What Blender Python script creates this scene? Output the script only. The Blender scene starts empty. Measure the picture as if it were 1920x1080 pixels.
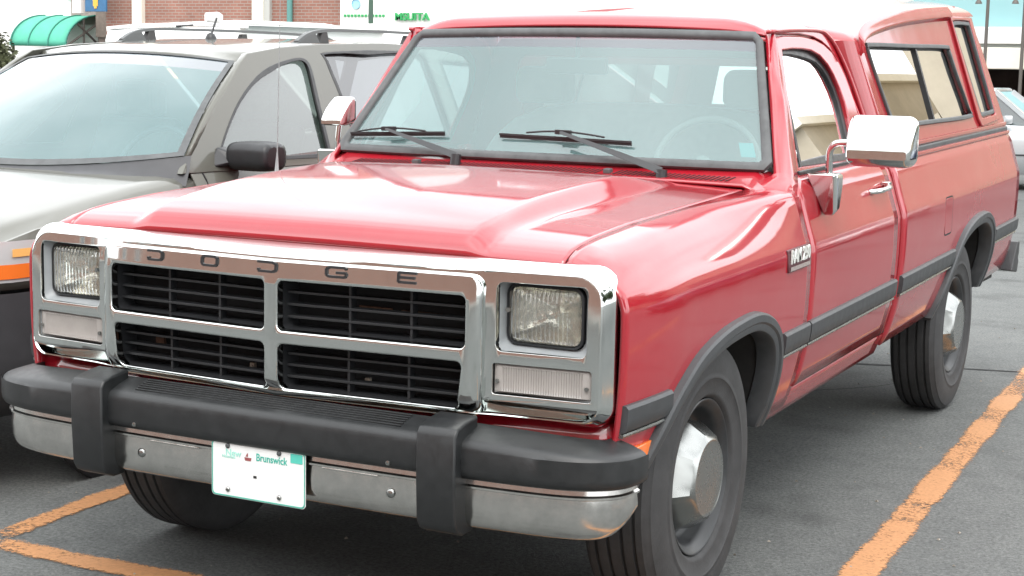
import bpy, bmesh, math, random
import numpy as np
from mathutils import Vector, Matrix
random.seed(7)
R = math.radians
scene = bpy.context.scene
COL = scene.collection

# ------------------------------------------------------------------ camera
cam_d = bpy.data.cameras.new('camera'); cam = bpy.data.objects.new('camera', cam_d); COL.objects.link(cam)
_ya, _pi, _ro = R(27.394), R(-7.690), R(1.176)
_fw = Vector((-math.sin(_ya)*math.cos(_pi), math.cos(_ya)*math.cos(_pi), math.sin(_pi)))
_r = Vector((math.cos(_ya), math.sin(_ya), 0)); _u = _r.cross(_fw)
_r2 = _r*math.cos(_ro)+_u*math.sin(_ro); _u2 = -_r*math.sin(_ro)+_u*math.cos(_ro)
cam.matrix_world = Matrix(((_r2.x, _u2.x, -_fw.x, 2.4991), (_r2.y, _u2.y, -_fw.y, -3.4834), (_r2.z, _u2.z, -_fw.z, 1.521), (0, 0, 0, 1)))
cam_d.sensor_width = 36; cam_d.lens = 36*3014.6/1920; cam_d.clip_start = .05; cam_d.clip_end = 2000
scene.camera = cam

# ------------------------------------------------------------------ sky, sun, exposure
SUN_EL, SUN_AZ = 55, 150     # azimuth measured clockwise from +Y
world = bpy.data.worlds.new('World'); scene.world = world; world.use_nodes = True
wn = world.node_tree; wn.nodes.clear()
def _n(t, **k):
    n = wn.nodes.new(t)
    for a, b in k.items(): setattr(n, a, b)
    return n
sky = _n('ShaderNodeTexSky', sky_type='NISHITA', sun_disc=False)
sky.sun_elevation = R(SUN_EL); sky.sun_rotation = R(SUN_AZ); sky.dust_density = 4.0; sky.air_density = 1.0; sky.ozone_density = 1.0
hs = _n('ShaderNodeHueSaturation'); hs.inputs['Saturation'].default_value = .35; hs.inputs['Value'].default_value = 1.0
tc = _n('ShaderNodeTexCoord'); nz = _n('ShaderNodeTexNoise'); nz.inputs['Scale'].default_value = 2.2; nz.inputs['Detail'].default_value = 6
rp = _n('ShaderNodeValToRGB'); rp.color_ramp.elements[0].position = .30; rp.color_ramp.elements[1].position = .68
rp.color_ramp.elements[0].color = (.35, .35, .35, 1); rp.color_ramp.elements[1].color = (.95, .95, .95, 1)
cl = _n('ShaderNodeMixRGB'); cl.inputs[2].default_value = (19.5, 19.9, 20.2, 1)     # bright thin overcast
bg = _n('ShaderNodeBackground'); bg.inputs['Strength'].default_value = .10
wo = _n('ShaderNodeOutputWorld')
L = wn.links.new
L(sky.outputs[0], hs.inputs['Color']); L(tc.outputs['Generated'], nz.inputs['Vector']); L(nz.outputs['Fac'], rp.inputs[0])
L(rp.outputs[0], cl.inputs[0]); L(hs.outputs[0], cl.inputs[1]); L(cl.outputs[0], bg.inputs[0]); L(bg.outputs[0], wo.inputs[0])
sd = bpy.data.lights.new('sun', 'SUN'); sun = bpy.data.objects.new('sun', sd); COL.objects.link(sun)
sd.energy = .8; sd.angle = R(35); sd.color = (1, .965, .91)
_d = Vector((math.sin(R(SUN_AZ))*math.cos(R(SUN_EL)), math.cos(R(SUN_AZ))*math.cos(R(SUN_EL)), math.sin(R(SUN_EL))))
sun.rotation_euler = _d.to_track_quat('Z', 'Y').to_euler(); sun.location = (0, 0, 30)
scene.view_settings.view_transform = 'Standard'; scene.view_settings.look = 'None'
scene.view_settings.exposure = .95; scene.view_settings.gamma = 1
scene.render.engine = 'CYCLES'
scene.cycles.max_bounces = 10; scene.cycles.transparent_max_bounces = 16; scene.cycles.caustics_reflective = False; scene.cycles.caustics_refractive = False
scene.cycles.use_denoising = True

# ------------------------------------------------------------------ materials
def newmat(name):
    m = bpy.data.materials.new(name); m.use_nodes = True
    return m, m.node_tree, m.node_tree.nodes['Principled BSDF']
def mat(name, col, rough=.5, metal=0, var=0, vscale=8, bump=0, bscale=60, coat=0, crough=.03, rvar=0, spec=.5, emit=None):
    m, t, b = newmat(name)
    b.inputs['Base Color'].default_value = (*col, 1); b.inputs['Roughness'].default_value = rough
    b.inputs['Metallic'].default_value = metal; b.inputs['Coat Weight'].default_value = coat
    b.inputs['Coat Roughness'].default_value = crough; b.inputs['Specular IOR Level'].default_value = spec
    if emit: b.inputs['Emission Color'].default_value = (*col, 1); b.inputs['Emission Strength'].default_value = emit
    if var or rvar or bump:
        c = t.nodes.new('ShaderNodeTexCoord')
    if var or rvar:
        n = t.nodes.new('ShaderNodeTexNoise'); n.inputs['Scale'].default_value = vscale; n.inputs['Detail'].default_value = 7; n.inputs['Roughness'].default_value = .65
        t.links.new(c.outputs['Object'], n.inputs['Vector'])
    if var:
        r = t.nodes.new('ShaderNodeValToRGB'); r.color_ramp.elements[0].position = .3; r.color_ramp.elements[1].position = .7
        r.color_ramp.elements[0].color = (*[max(0, x*(1-var)) for x in col], 1); r.color_ramp.elements[1].color = (*[min(1, x*(1+var)) for x in col], 1)
        t.links.new(n.outputs['Fac'], r.inputs[0]); t.links.new(r.outputs[0], b.inputs['Base Color'])
    if rvar:
        q = t.nodes.new('ShaderNodeMapRange'); q.inputs[1].default_value = .3; q.inputs[2].default_value = .7
        q.inputs[3].default_value = max(0, rough-rvar); q.inputs[4].default_value = min(1, rough+rvar)
        t.links.new(n.outputs['Fac'], q.inputs[0]); t.links.new(q.outputs[0], b.inputs['Roughness'])
    if bump:
        n2 = t.nodes.new('ShaderNodeTexNoise'); n2.inputs['Scale'].default_value = bscale; n2.inputs['Detail'].default_value = 4
        t.links.new(c.outputs['Object'], n2.inputs['Vector'])
        bp = t.nodes.new('ShaderNodeBump'); bp.inputs['Strength'].default_value = bump; bp.inputs['Distance'].default_value = .02
        t.links.new(n2.outputs['Fac'], bp.inputs['Height']); t.links.new(bp.outputs[0], b.inputs['Normal'])
    return m
def glass(name, tint, gloss_boost=1.0, haze=.0, hazecol=(.6, .7, .7), rough=0.0):
    m = bpy.data.materials.new(name); m.use_nodes = True; t = m.node_tree; t.nodes.clear()
    o = t.nodes.new('ShaderNodeOutputMaterial'); tr = t.nodes.new('ShaderNodeBsdfTransparent'); tr.inputs[0].default_value = (*tint, 1)
    gl = t.nodes.new('ShaderNodeBsdfGlossy'); gl.inputs['Roughness'].default_value = rough; gl.inputs[0].default_value = (1, 1, 1, 1)
    df = t.nodes.new('ShaderNodeBsdfDiffuse'); df.inputs[0].default_value = (*hazecol, 1)
    fr = t.nodes.new('ShaderNodeFresnel'); fr.inputs[0].default_value = 1.5
    ma = t.nodes.new('ShaderNodeMath'); ma.operation = 'MULTIPLY'; ma.inputs[1].default_value = gloss_boost; ma.use_clamp = True
    m1 = t.nodes.new('ShaderNodeMixShader'); m2 = t.nodes.new('ShaderNodeMixShader'); m1.inputs[0].default_value = haze
    t.links.new(tr.outputs[0], m1.inputs[1]); t.links.new(df.outputs[0], m1.inputs[2])
    t.links.new(fr.outputs[0], ma.inputs[0]); t.links.new(ma.outputs[0], m2.inputs[0])
    t.links.new(m1.outputs[0], m2.inputs[1]); t.links.new(gl.outputs[0], m2.inputs[2]); t.links.new(m2.outputs[0], o.inputs[0])
    return m
def paint(name, col, dirt=.0, dirtcol=(.35, .3, .26), wave=.0, flake=0.0, ior=1.85):
    # clear-coated car paint, faint orange peel / dents and road dust low down
    m, t, b = newmat(name)
    b.inputs['Base Color'].default_value = (*col, 1); b.inputs['Roughness'].default_value = .42; b.inputs['Metallic'].default_value = flake
    b.inputs['Coat Weight'].default_value = 1; b.inputs['Coat IOR'].default_value = ior; b.inputs['Coat Roughness'].default_value = .035; b.inputs['Specular IOR Level'].default_value = .08
    c = t.nodes.new('ShaderNodeTexCoord')
    n = t.nodes.new('ShaderNodeTexNoise'); n.inputs['Scale'].default_value = 5; n.inputs['Detail'].default_value = 8; n.inputs['Roughness'].default_value = .7
    t.links.new(c.outputs['Object'], n.inputs['Vector'])
    r = t.nodes.new('ShaderNodeValToRGB'); r.color_ramp.elements[0].position = .45; r.color_ramp.elements[1].position = .8
    r.color_ramp.elements[0].color = (0, 0, 0, 1); r.color_ramp.elements[1].color = (dirt, dirt, dirt, 1)
    t.links.new(n.outputs['Fac'], r.inputs[0])
    mx = t.nodes.new('ShaderNodeMixRGB'); mx.inputs[1].default_value = (*col, 1); mx.inputs[2].default_value = (*dirtcol, 1)
    t.links.new(r.outputs[0], mx.inputs[0]); t.links.new(mx.outputs[0], b.inputs['Base Color'])
    cr = t.nodes.new('ShaderNodeMapRange'); cr.inputs[3].default_value = .02; cr.inputs[4].default_value = .12
    t.links.new(n.outputs['Fac'], cr.inputs[0]); t.links.new(cr.outputs[0], b.inputs['Coat Roughness'])
    if wave:
        n2 = t.nodes.new('ShaderNodeTexNoise'); n2.inputs['Scale'].default_value = 2.6; n2.inputs['Detail'].default_value = 1.5
        t.links.new(c.outputs['Object'], n2.inputs['Vector'])
        bp = t.nodes.new('ShaderNodeBump'); bp.inputs['Strength'].default_value = wave; bp.inputs['Distance'].default_value = .05
        t.links.new(n2.outputs['Fac'], bp.inputs['Height']); t.links.new(bp.outputs[0], b.inputs['Coat Normal'])
    return m
RED = paint('red_paint', (.34, .007, .017), dirt=.05, dirtcol=(.5, .3, .28), wave=.045)
RED_CAP = paint('red_cap_paint', (.32, .010, .018), dirt=.08, dirtcol=(.5, .3, .28), wave=.03)
CHROME = mat('chrome', (.70, .725, .71), .085, 1, rvar=.035, vscale=14)
CHROME_DULL = mat('weathered_chrome', (.62, .61, .585), .18, 1, rvar=.08, vscale=22, var=.12)
STEEL = mat('brushed_steel', (.36, .37, .36), .27, 1, rvar=.03, vscale=9, var=.03)
BLACKPAD = mat('black_rubber_pad', (.018, .0195, .0205), .40, 0, var=.2, vscale=30, bump=.06, bscale=400, rvar=.08)
RUBBER = mat('black_rubber', (.03, .031, .033), .5, 0, var=.2, vscale=20)
GASKET = mat('grey_rubber_gasket', (.075, .08, .082), .55, 0, var=.25, vscale=18)
TRIM = mat('charcoal_trim', (.044, .047, .050), .45, 0, var=.2, vscale=25, rvar=.08)
GRILLE = mat('black_grille_plastic', (.018, .019, .021), .45)
DARK = mat('dark_void', (.012, .012, .013), .9)
UNDER = mat('underbody_dirty_black', (.02, .019, .018), .9, var=.4, vscale=10)
ARGENT = mat('argent_grey_plastic', (.30, .32, .33), .38, 0, var=.08, vscale=20)
WHITE_PAINT = mat('white_plate', (.82, .83, .82), .35, var=.03, vscale=30)
AMBER = mat('amber_lens', (.85, .19, .03), .22, coat=.6)
PLASTIC_BLACK = mat('black_plastic', (.022, .023, .025), .38, rvar=.1, vscale=30)
SEAT = mat('grey_seat_cloth', (.16, .15, .15), .95, var=.15, vscale=40, bump=.1, bscale=300)
DASH = mat('beige_dash', (.20, .165, .155), .8, var=.1, vscale=20)
HEADLINER = mat('grey_headliner', (.30, .31, .31), .95)
WSHIELD = glass('tinted_windshield_glass', (.76, .94, .92), 2.0, .24, (.34, .57, .57))
SIDEGLASS = glass('side_window_glass', (.74, .84, .82), 4.0, .02)
CAPGLASS = glass('dark_cap_glass', (.25, .28, .27), 5.5, .02)
BAND = glass('windshield_shade_band', (.36, .42, .50), 2.2, .22, (.36, .44, .50))
TYRE = mat('tyre_rubber', (.034, .034, .035), .68, 0, var=.28, vscale=14, bump=.05, bscale=120)
TREAD = TYRE
RIM = mat('grey_painted_steel_wheel', (.028, .030, .032), .42, 0, var=.35, vscale=20, rvar=.1)

# ------------------------------------------------------------------ mesh helpers
RAKE = .0215
def T(v): return (v[0], v[1], v[2]+RAKE*v[1])
def tag(o, label, cat, group=None, kind=None):
    o['label'] = label; o['category'] = cat
    if group: o['group'] = group
    if kind: o['kind'] = kind
    return o
def empty(name, loc=(0, 0, 0), rz=0):
    o = bpy.data.objects.new(name, None); COL.objects.link(o); o.location = loc; o.rotation_euler = (0, 0, rz); o.empty_display_size = .2
    return o
def finish(o, me, m, parent, smooth, bevel, solid, bseg=2, weld=True):
    if m: me.materials.append(m)
    if smooth is not None:
        for p in me.polygons: p.use_smooth = True
        me.set_sharp_from_angle(angle=R(smooth))
    COL.objects.link(o)
    if parent: o.parent = parent
    if solid:
        s = o.modifiers.new('solid', 'SOLIDIFY'); s.thickness = abs(solid); s.offset = -1 if solid > 0 else 1
    if bevel:
        b = o.modifiers.new('bevel', 'BEVEL'); b.width = bevel; b.segments = bseg; b.limit_method = 'ANGLE'; b.angle_limit = R(35); b.harden_normals = False
    return o
def mk(name, vf, m, parent=None, smooth=35, rake=False, bevel=None, solid=None, flip=False, weld=False, bseg=2):
    v, f = vf
    if rake: v = [T(p) for p in v]
    if flip: f = [tuple(reversed(q)) for q in f]
    me = bpy.data.meshes.new(name); me.from_pydata([tuple(p) for p in v], [], f); me.validate(); me.update()
    if weld:
        bm = bmesh.new(); bm.from_mesh(me); bmesh.ops.remove_doubles(bm, verts=bm.verts, dist=1e-4)
        bmesh.ops.recalc_face_normals(bm, faces=bm.faces); bm.to_mesh(me); bm.free()
    return finish(bpy.data.objects.new(name, me), me, m, parent, smooth, bevel, solid, bseg)
def join(*vfs):
    V, F = [], []
    for v, f in vfs:
        k = len(V); V += [tuple(p) for p in v]; F += [tuple(i+k for i in q) for q in f]
    return V, F
def box(x0, x1, y0, y1, z0, z1):
    v = [(x, y, z) for z in (z0, z1) for y in (y0, y1) for x in (x0, x1)]
    return v, [(0, 2, 3, 1), (4, 5, 7, 6), (0, 1, 5, 4), (2, 6, 7, 3), (0, 4, 6, 2), (1, 3, 7, 5)]
def bar(a, b, w, h, up=(0, 0, 1)):
    a, b = Vector(a), Vector(b); d = (b-a).normalized(); s = d.cross(Vector(up))
    if s.length < 1e-5: s = d.cross(Vector((1, 0, 0)))
    s.normalize(); u = s.cross(d)
    v = []
    for p in (a, b):
        for i, j in ((-1, -1), (1, -1), (1, 1), (-1, 1)): v.append(tuple(p+s*i*w/2+u*j*h/2))
    return v, [(3, 2, 1, 0), (4, 5, 6, 7), (0, 1, 5, 4), (1, 2, 6, 5), (2, 3, 7, 6), (3, 0, 4, 7)]
def grid(fn, us, vs, flip=False):
    V = [fn(u, v) for u in us for v in vs]; n = len(vs); F = []
    for i in range(len(us)-1):
        for j in range(n-1):
            q = (i*n+j, (i+1)*n+j, (i+1)*n+j+1, i*n+j+1); F.append(q[::-1] if flip else q)
    return V, F
def lin(a, b, n): return [a+(b-a)*i/(n-1) for i in range(n)]
def tube(path, r, n=10, cap=True, closed=False):
    path = [Vector(p) for p in path]; V, F = [], []; m = len(path); up = None
    rs = r if isinstance(r, (list, tuple)) else [r]*m
    for i, p in enumerate(path):
        if closed: d = path[(i+1) % m]-path[i-1]
        else: d = path[min(i+1, m-1)]-path[max(i-1, 0)]
        d.normalize()
        if up is None:
            up = Vector((0, 0, 1)) if abs(d.z) < .9 else Vector((1, 0, 0))
        s = d.cross(up); s.normalize(); up = s.cross(d); up.normalize()
        for k in range(n):
            a = 2*math.pi*k/n; V.append(tuple(p+(s*math.cos(a)+up*math.sin(a))*rs[i]))
    for i in range(m if closed else m-1):
        for k in range(n):
            a = i*n+k; b2 = i*n+(k+1) % n; c = ((i+1) % m)*n+(k+1) % n; d2 = ((i+1) % m)*n+k
            F.append((a, b2, c, d2))
    if cap and not closed: F += [tuple(range(n))[::-1], tuple(range((m-1)*n, m*n))]
    return V, F
def lathe(prof, n=64, c=(0, 0, 0), axis='x', facets=None):
    # prof: list of (radius, along-axis)
    V, F = [], []; m = len(prof)
    for i in range(n):
        a = 2*math.pi*i/n
        for r, h in prof:
            p = (h, r*math.cos(a), r*math.sin(a)) if axis == 'x' else (r*math.cos(a), r*math.sin(a), h)
            V.append((p[0]+c[0], p[1]+c[1], p[2]+c[2]))
    for i in range(n):
        for j in range(m-1):
            F.append((i*m+j, ((i+1) % n)*m+j, ((i+1) % n)*m+j+1, i*m+j+1))
    return V, F
def rrect(x0, x1, z0, z1, r, n=5):
    if not isinstance(r, (list, tuple)): r = [r]*4     # bl, br, tr, tl
    P = []
    for (cx, cz, a0, rr) in ((x0+r[0], z0+r[0], 180, r[0]), (x1-r[1], z0+r[1], 270, r[1]), (x1-r[2], z1-r[2], 0, r[2]), (x0+r[3], z1-r[3], 90, r[3])):
        for k in range(n+1):
            a = R(a0+90*k/n); P.append((cx+rr*math.cos(a), cz+rr*math.sin(a)))
    return P
def loft(loops, capa=True, capb=True, flip=False):
    n = len(loops[0]); V = [p for l in loops for p in l]; F = []
    for i in range(len(loops)-1):
        for k in range(n):
            F.append((i*n+k, i*n+(k+1) % n, (i+1)*n+(k+1) % n, (i+1)*n+k))
    if capa: F.append(tuple(range(n))[::-1])
    if capb: F.append(tuple(range((len(loops)-1)*n, len(loops)*n)))
    if flip: F = [f[::-1] for f in F]
    return V, F
def mirx(vf):
    v, f = vf
    return [(-p[0], p[1], p[2]) for p in v], [tuple(reversed(q)) for q in f]
def side(vf, s): return vf if s > 0 else mirx(vf)
def interp(xs, ys, x):
    return float(np.interp(x, xs, ys))
def smooth_pts(P, k=6, closed=False):
    # Catmull-Rom through points
    P = [np.array(p, float) for p in P]; out = []; n = len(P)
    rng = range(n) if closed else range(n-1)
    for i in rng:
        p0 = P[i-1] if (closed or i > 0) else P[0]; p1 = P[i]; p2 = P[(i+1) % n]; p3 = P[(i+2) % n] if (closed or i+2 < n) else P[-1]
        for j in range(k):
            t = j/k
            out.append(tuple(.5*((2*p1)+(-p0+p2)*t+(2*p0-5*p1+4*p2-p3)*t*t+(-p0+3*p1-3*p2+p3)*t**3)))
    if not closed: out.append(tuple(P[-1]))
    return out
def plate(outer, holes, thick, bev, res=2):
    # 2D outline with holes -> bevelled slab; (u,v) -> (x,z), front towards -Y, centred on y=0
    cu = bpy.data.curves.new('tmp', 'CURVE'); cu.dimensions = '2D'; cu.fill_mode = 'BOTH'
    cu.extrude = max(.0005, thick/2-bev); cu.bevel_depth = bev; cu.bevel_resolution = res; cu.offset = -bev
    for P in [outer]+list(holes):
        s = cu.splines.new('POLY'); s.points.add(len(P)-1); s.use_cyclic_u = True
        for q, p in zip(s.points, P): q.co = (p[0], p[1], 0, 1)
    o = bpy.data.objects.new('tmp', cu); COL.objects.link(o)
    dg = bpy.context.evaluated_depsgraph_get(); me = bpy.data.meshes.new_from_object(o.evaluated_get(dg))
    V = [(v.co.x, -v.co.z, v.co.y) for v in me.vertices]; F = [tuple(p.vertices) for p in me.polygons]
    bpy.data.objects.remove(o); bpy.data.curves.remove(cu); bpy.data.meshes.remove(me)
    return V, F
def bisect(vf, planes):
    me = bpy.data.meshes.new('t'); me.from_pydata(vf[0], [], vf[1]); bm = bmesh.new(); bm.from_mesh(me)
    bmesh.ops.remove_doubles(bm, verts=bm.verts, dist=1e-5)
    for co, no in planes:
        bmesh.ops.bisect_plane(bm, geom=bm.verts[:]+bm.edges[:]+bm.faces[:], plane_co=co, plane_no=no)
    bm.to_mesh(me); bm.free()
    V = [tuple(v.co) for v in me.vertices]; F = [tuple(p.vertices) for p in me.polygons]; bpy.data.meshes.remove(me)
    return V, F
def text(name, s, size, m, parent, fn, extrude=.002, align='CENTER', bold=0.0, sx=1.0, space=1.0):
    cu = bpy.data.curves.new('tmp', 'FONT'); cu.body = s; cu.size = size; cu.extrude = extrude; cu.align_x = align; cu.align_y = 'CENTER'; cu.offset = bold; cu.space_character = space
    o = bpy.data.objects.new('tmp', cu); COL.objects.link(o)
    dg = bpy.context.evaluated_depsgraph_get(); me0 = bpy.data.meshes.new_from_object(o.evaluated_get(dg))
    V = [fn(v.co.x*sx, v.co.y, v.co.z) for v in me0.vertices]; F = [tuple(p.vertices) for p in me0.polygons]
    bpy.data.objects.remove(o); bpy.data.curves.remove(cu); bpy.data.meshes.remove(me0)
    return mk(name, (V, F), m, parent, smooth=None)

# ================================================================== RED PICKUP TRUCK
truck = empty('pickup_truck', (0, 0, 0))
tag(truck, 'red pickup truck with chrome four-section grille and matching bed canopy, parked in the foreground', 'pickup truck')
_pz = smooth_pts([(.38, .905), (.44, .93), (.50, .952), (.60, .976), (.70, .988), (.80, .993), (.89, .994), (.935, .993), (.952, .991), (.968, .986), (.985, .980), (1.05, .960), (1.11, .942), (1.145, .917), (1.17, .893)], 5)
_PZ = [p[0] for p in _pz]; _PX = [p[1] for p in _pz]
def taper(y):
    t = 0
    if y < .45: t -= .040*((.45-y)/.45)**2
    if y > 2.7: t -= .018*(y-2.7)/2.5
    return t
def xs(y, z): return interp(_PZ, _PX, z)+taper(y)
def hh(y): return interp([.07, .085, .10, .13, .17, .22, .266, .47, .856, 1.33, 1.6], [1.044, 1.057, 1.066, 1.078, 1.087, 1.0935, 1.098, 1.111, 1.121, 1.132, 1.138], y)
WF, WR, WRAD = .70, 4.02, .396
ARCH = smooth_pts([(-.54, .42), (-.50, .515), (-.41, .63), (-.32, .708), (-.2, .77), (-.05, .806), (.10, .821), (.26, .821), (.385, .79), (.475, .735), (.525, .65), (.543, .55), (.545, .42)], 4)
def arch_pts(yc, inset=0.0):
    P = ARCH; out = []
    for i, p in enumerate(P):
        a = P[max(i-1, 0)]; b = P[min(i+1, len(P)-1)]; d = Vector((b[0]-a[0], b[1]-a[1])).normalized(); n = Vector((d.y, -d.x))
        out.append((yc+p[0]+n.x*inset, p[1]+n.y*inset))
    return out
def mono(P):
    out = [P[0]]
    for p in P[1:]:
        if p[0] > out[-1][0]+.003: out.append(p)
    return out
def side_panel(y0, y1, zlow, zfix, top=None, arch=None, ny=24):
    ys = set(lin(y0, y1, ny)); ap = None
    if arch:
        ap = mono(arch_pts(arch, .03)); ys = {y for y in ys if not (ap[0][0]-.02 < y < ap[-1][0]+.02)} | {p[0] for p in ap if y0 < p[0] < y1} | {ap[0][0]-.004, ap[-1][0]+.004}
    ys = sorted(y for y in ys if y0-1e-6 <= y <= y1+1e-6)
    def zl(y):
        if ap and ap[0][0] <= y <= ap[-1][0]: return max(zlow, interp([p[0] for p in ap], [p[1] for p in ap], y))
        return zlow
    ns = 9
    def fn(y, j):
        z0 = zl(y)
        if j < ns: z = z0+(zfix[0]-z0)*j/ns
        else: z = zfix[j-ns]
        return (xs(y, z), y, z)
    return grid(fn, ys, list(range(ns+len(zfix))))
# ---- fenders
def fender(s):
    ap = mono(arch_pts(WF, .03)); Y = sorted({.075, .10, .13} | {p[0] for p in ap} | {ap[0][0]-.004, ap[-1][0]+.004} | set(lin(1.27, 1.499, 6)))
    zf = [.85, .88, .91, .93, .945, .955, .968, .981]
    def zl(y):
        if ap[0][0] <= y <= ap[-1][0]: return interp([p[0] for p in ap], [p[1] for p in ap], y)
        return .425 if y > 1 else .50
    up = [(.9700, .155), (.9545, .325), (.9335, .50), (.907, .67), (.877, .815), (.847, .915), (.823, .972), (.803, 1.0)]
    rearX = [.974, .966, .958, .950, .943, .928, .880, .803]
    def fn(y, j):
        if j < 9:
            z0 = zl(y); z = z0+(zf[0]-z0)*j/9; return (xs(y, z), y, z)
        j -= 9
        if j < len(zf): return (xs(y, zf[j]), y, zf[j])
        X, f = up[j-len(zf)]; h = hh(y); k = (X-.803)/.17; b = min(1, max(0, (y-.80)/.68)); b = b*b*(3-2*b); X = X*(1-b)+rearX[j-len(zf)]*b
        return (X+taper(y)*k, y, .981+(h-.981)*f)
    o = mk('fender', side(grid(fn, Y, list(range(9+len(zf)+len(up)))), s), RED, truck, 40, True, solid=.012)
    return o
# ---- side mouldings
def mould(y0, y1, s, parent, z0=.640, z1=.708):
    n = max(2, int((y1-y0)/.08)+2)
    sec = [(-.004, z0-.002), (.012, z0), (.017, z0+.006), (.018, (z0+z1)/2), (.017, z1-.008), (.010, z1), (-.004, z1+.001)]
    loops = [[(xs(y, z)+o, y, z) for o, z in sec] for y in lin(y0, y1, n)]
    mk('side_moulding', side(loft(loops, flip=True), s), TRIM, parent, 40, True)
    sec = [(-.003, z0-.014), (.011, z0-.013), (.0135, z0-.008), (.011, z0-.003), (-.003, z0-.0025)]
    loops = [[(xs(y, z)+o, y, z) for o, z in sec] for y in lin(y0, y1, n)]
    mk('moulding_bright_strip', side(loft(loops, flip=True), s), STEEL, parent, 40, True)
def arch_trim(yc, s):
    P = arch_pts(yc, 0); loops = []
    for i, p in enumerate(P):
        a = P[max(i-1, 0)]; b = P[min(i+1, len(P)-1)]; d = Vector((b[0]-a[0], b[1]-a[1])).normalized(); n = Vector((d.y, -d.x))
        L_ = []
        for off, dx in ((0, -.004), (.003, .018), (.010, .024), (.030, .025), (.036, .019), (.040, .020), (.056, .016), (.060, .010), (.060, -.045), (.050, -.05)):
            y, z = p[0]+n.x*off, p[1]+n.y*off
            L_.append((xs(y, max(z, .40))+dx, y, z))
        loops.append(L_)
    mk('wheel_arch_trim', side(loft(loops), s), TRIM, truck, 35, True, weld=True)
def wheel_well(yc, s):
    P = arch_pts(yc, .05)
    Q = [(xs(p[0], max(p[1], .4))-.02, p[0], p[1]) for p in P]; Q2 = [(.52, p[0], p[1]) for p in P]
    v = Q+Q2; n = len(P); f = [(i, i+1, n+i+1, n+i) for i in range(n-1)]+[tuple(range(n, 2*n))]
    mk('wheel_well', side((v, f), s), UNDER, truck, 40, True)
# ---- doors
def XW(z): return .885-.357*(z-1.162)
def lean(vf, inset=0.0):
    # plate coords (u=y, w, v=z) -> cab side plane, outward = +X
    return [(XW(v[2])-v[1]-inset, v[0], v[2]-v[1]*-.357*0) for v in vf[0]], [tuple(reversed(q)) for q in vf[1]]
DOOR_HOLE = [(1.69, 1.185), (1.80, 1.41), (1.885, 1.568), (2.00, 1.573), (2.12, 1.572), (2.22, 1.566), (2.306, 1.548), (2.37, 1.515), (2.406, 1.479), (2.432, 1.43), (2.442, 1.38), (2.432, 1.31), (2.415, 1.25), (2.40, 1.172), (2.05, 1.178)]
def door(s):
    def top(y): return 1.168 if y > 1.62 else interp([1.50, 1.62], [1.115, 1.168], y)
    zf = [.49, .54, .60, .66, .72, .78, .84, .89, .92, .945, .97, 1.0, 1.04, 1.08]
    def fn(y, j):
        if j < len(zf): z = zf[j]
        else: z = 1.08+(top(y)-1.08)*(j-len(zf)+1)/4
        return (xs(y, z), y, z)
    d = mk('door', side(grid(fn, sorted(set(lin(1.504, 2.602, 18)+[1.56, 1.62])), list(range(len(zf)+4))), s), RED, truck, 40, True, solid=.012)
    outer = [(1.615, 1.150), (1.66, 1.20), (1.76, 1.42), (1.85, 1.611), (1.95, 1.618), (2.15, 1.617), (2.30, 1.608), (2.39, 1.592), (2.46, 1.565), (2.515, 1.525), (2.55, 1.47), (2.566, 1.40), (2.568, 1.30), (2.566, 1.15)]
    p = plate(outer, [DOOR_HOLE], .030, .006)
    mk('window_frame', side(lean(p, .012), s), RED, d, 40, True)
    # rubber channel inside the opening
    def shrink(P, k):
        c = np.mean(np.array(P), 0); return [tuple(np.array(q)+(c-np.array(q))/np.linalg.norm(c-np.array(q))*k) for q in P]
    p = plate([tuple(q) for q in shrink(DOOR_HOLE, -.002)], [shrink(DOOR_HOLE, .030)], .014, .003)
    mk('window_seal', side(lean(p, .022), s), PLASTIC_BLACK, d, 40, True)
    gp = shrink(DOOR_HOLE, .022); n = len(gp)
    mk('window_glass', side(([(XW(q[1])-.026, q[0], q[1]) for q in gp], [tuple(range(n))[::-1]]), s), SIDEGLASS, d, None, True, flip=True)
    mk('vent_window_bar', side(bar((XW(1.555)-.018, 1.878, 1.555), (XW(1.175)-.018, 1.762, 1.175), .018, .014, (1, 0, 0)), s), PLASTIC_BLACK, d, None, True, bevel=.003)
    mk('vent_latch', side(join(bar((XW(1.225)-.02, 1.70, 1.225), (XW(1.225)-.02, 1.755, 1.235), .014, .012), bar((XW(1.20)-.02, 1.725, 1.235), (XW(1.20)-.02, 1.73, 1.19), .016, .012)), s), CHROME, d, None, True, bevel=.004)
    # belt moulding
    mk('belt_weatherstrip', side(bar((.893, 1.64, 1.170), (.893, 2.54, 1.167), .012, .016), s), PLASTIC_BLACK, d, None, True, bevel=.003)
    # pull handle with push button
    h = tube(smooth_pts([(xs(2.3, 1.055)-.004, 2.305, 1.060), (xs(2.3, 1.055)+.028, 2.325, 1.064), (xs(2.3, 1.055)+.032, 2.40, 1.066), (xs(2.3, 1.055)+.030, 2.47, 1.068), (xs(2.3, 1.055)-.004, 2.495, 1.068)], 4), .0105, 10)
    mk('door_handle', side(join(h, box(xs(2.3, 1.055)-.004, xs(2.3, 1.055)+.024, 2.475, 2.515, 1.052, 1.086)), s), CHROME, d, 40, True, bevel=.005)
    mk('handle_recess', side(box(xs(2.3, 1.055)-.008, xs(2.3, 1.055)+.003, 2.31, 2.46, 1.045, 1.075), s), RED, d, None, True, bevel=.002)
    mould(1.507, 2.597, s, d)
    return d
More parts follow.
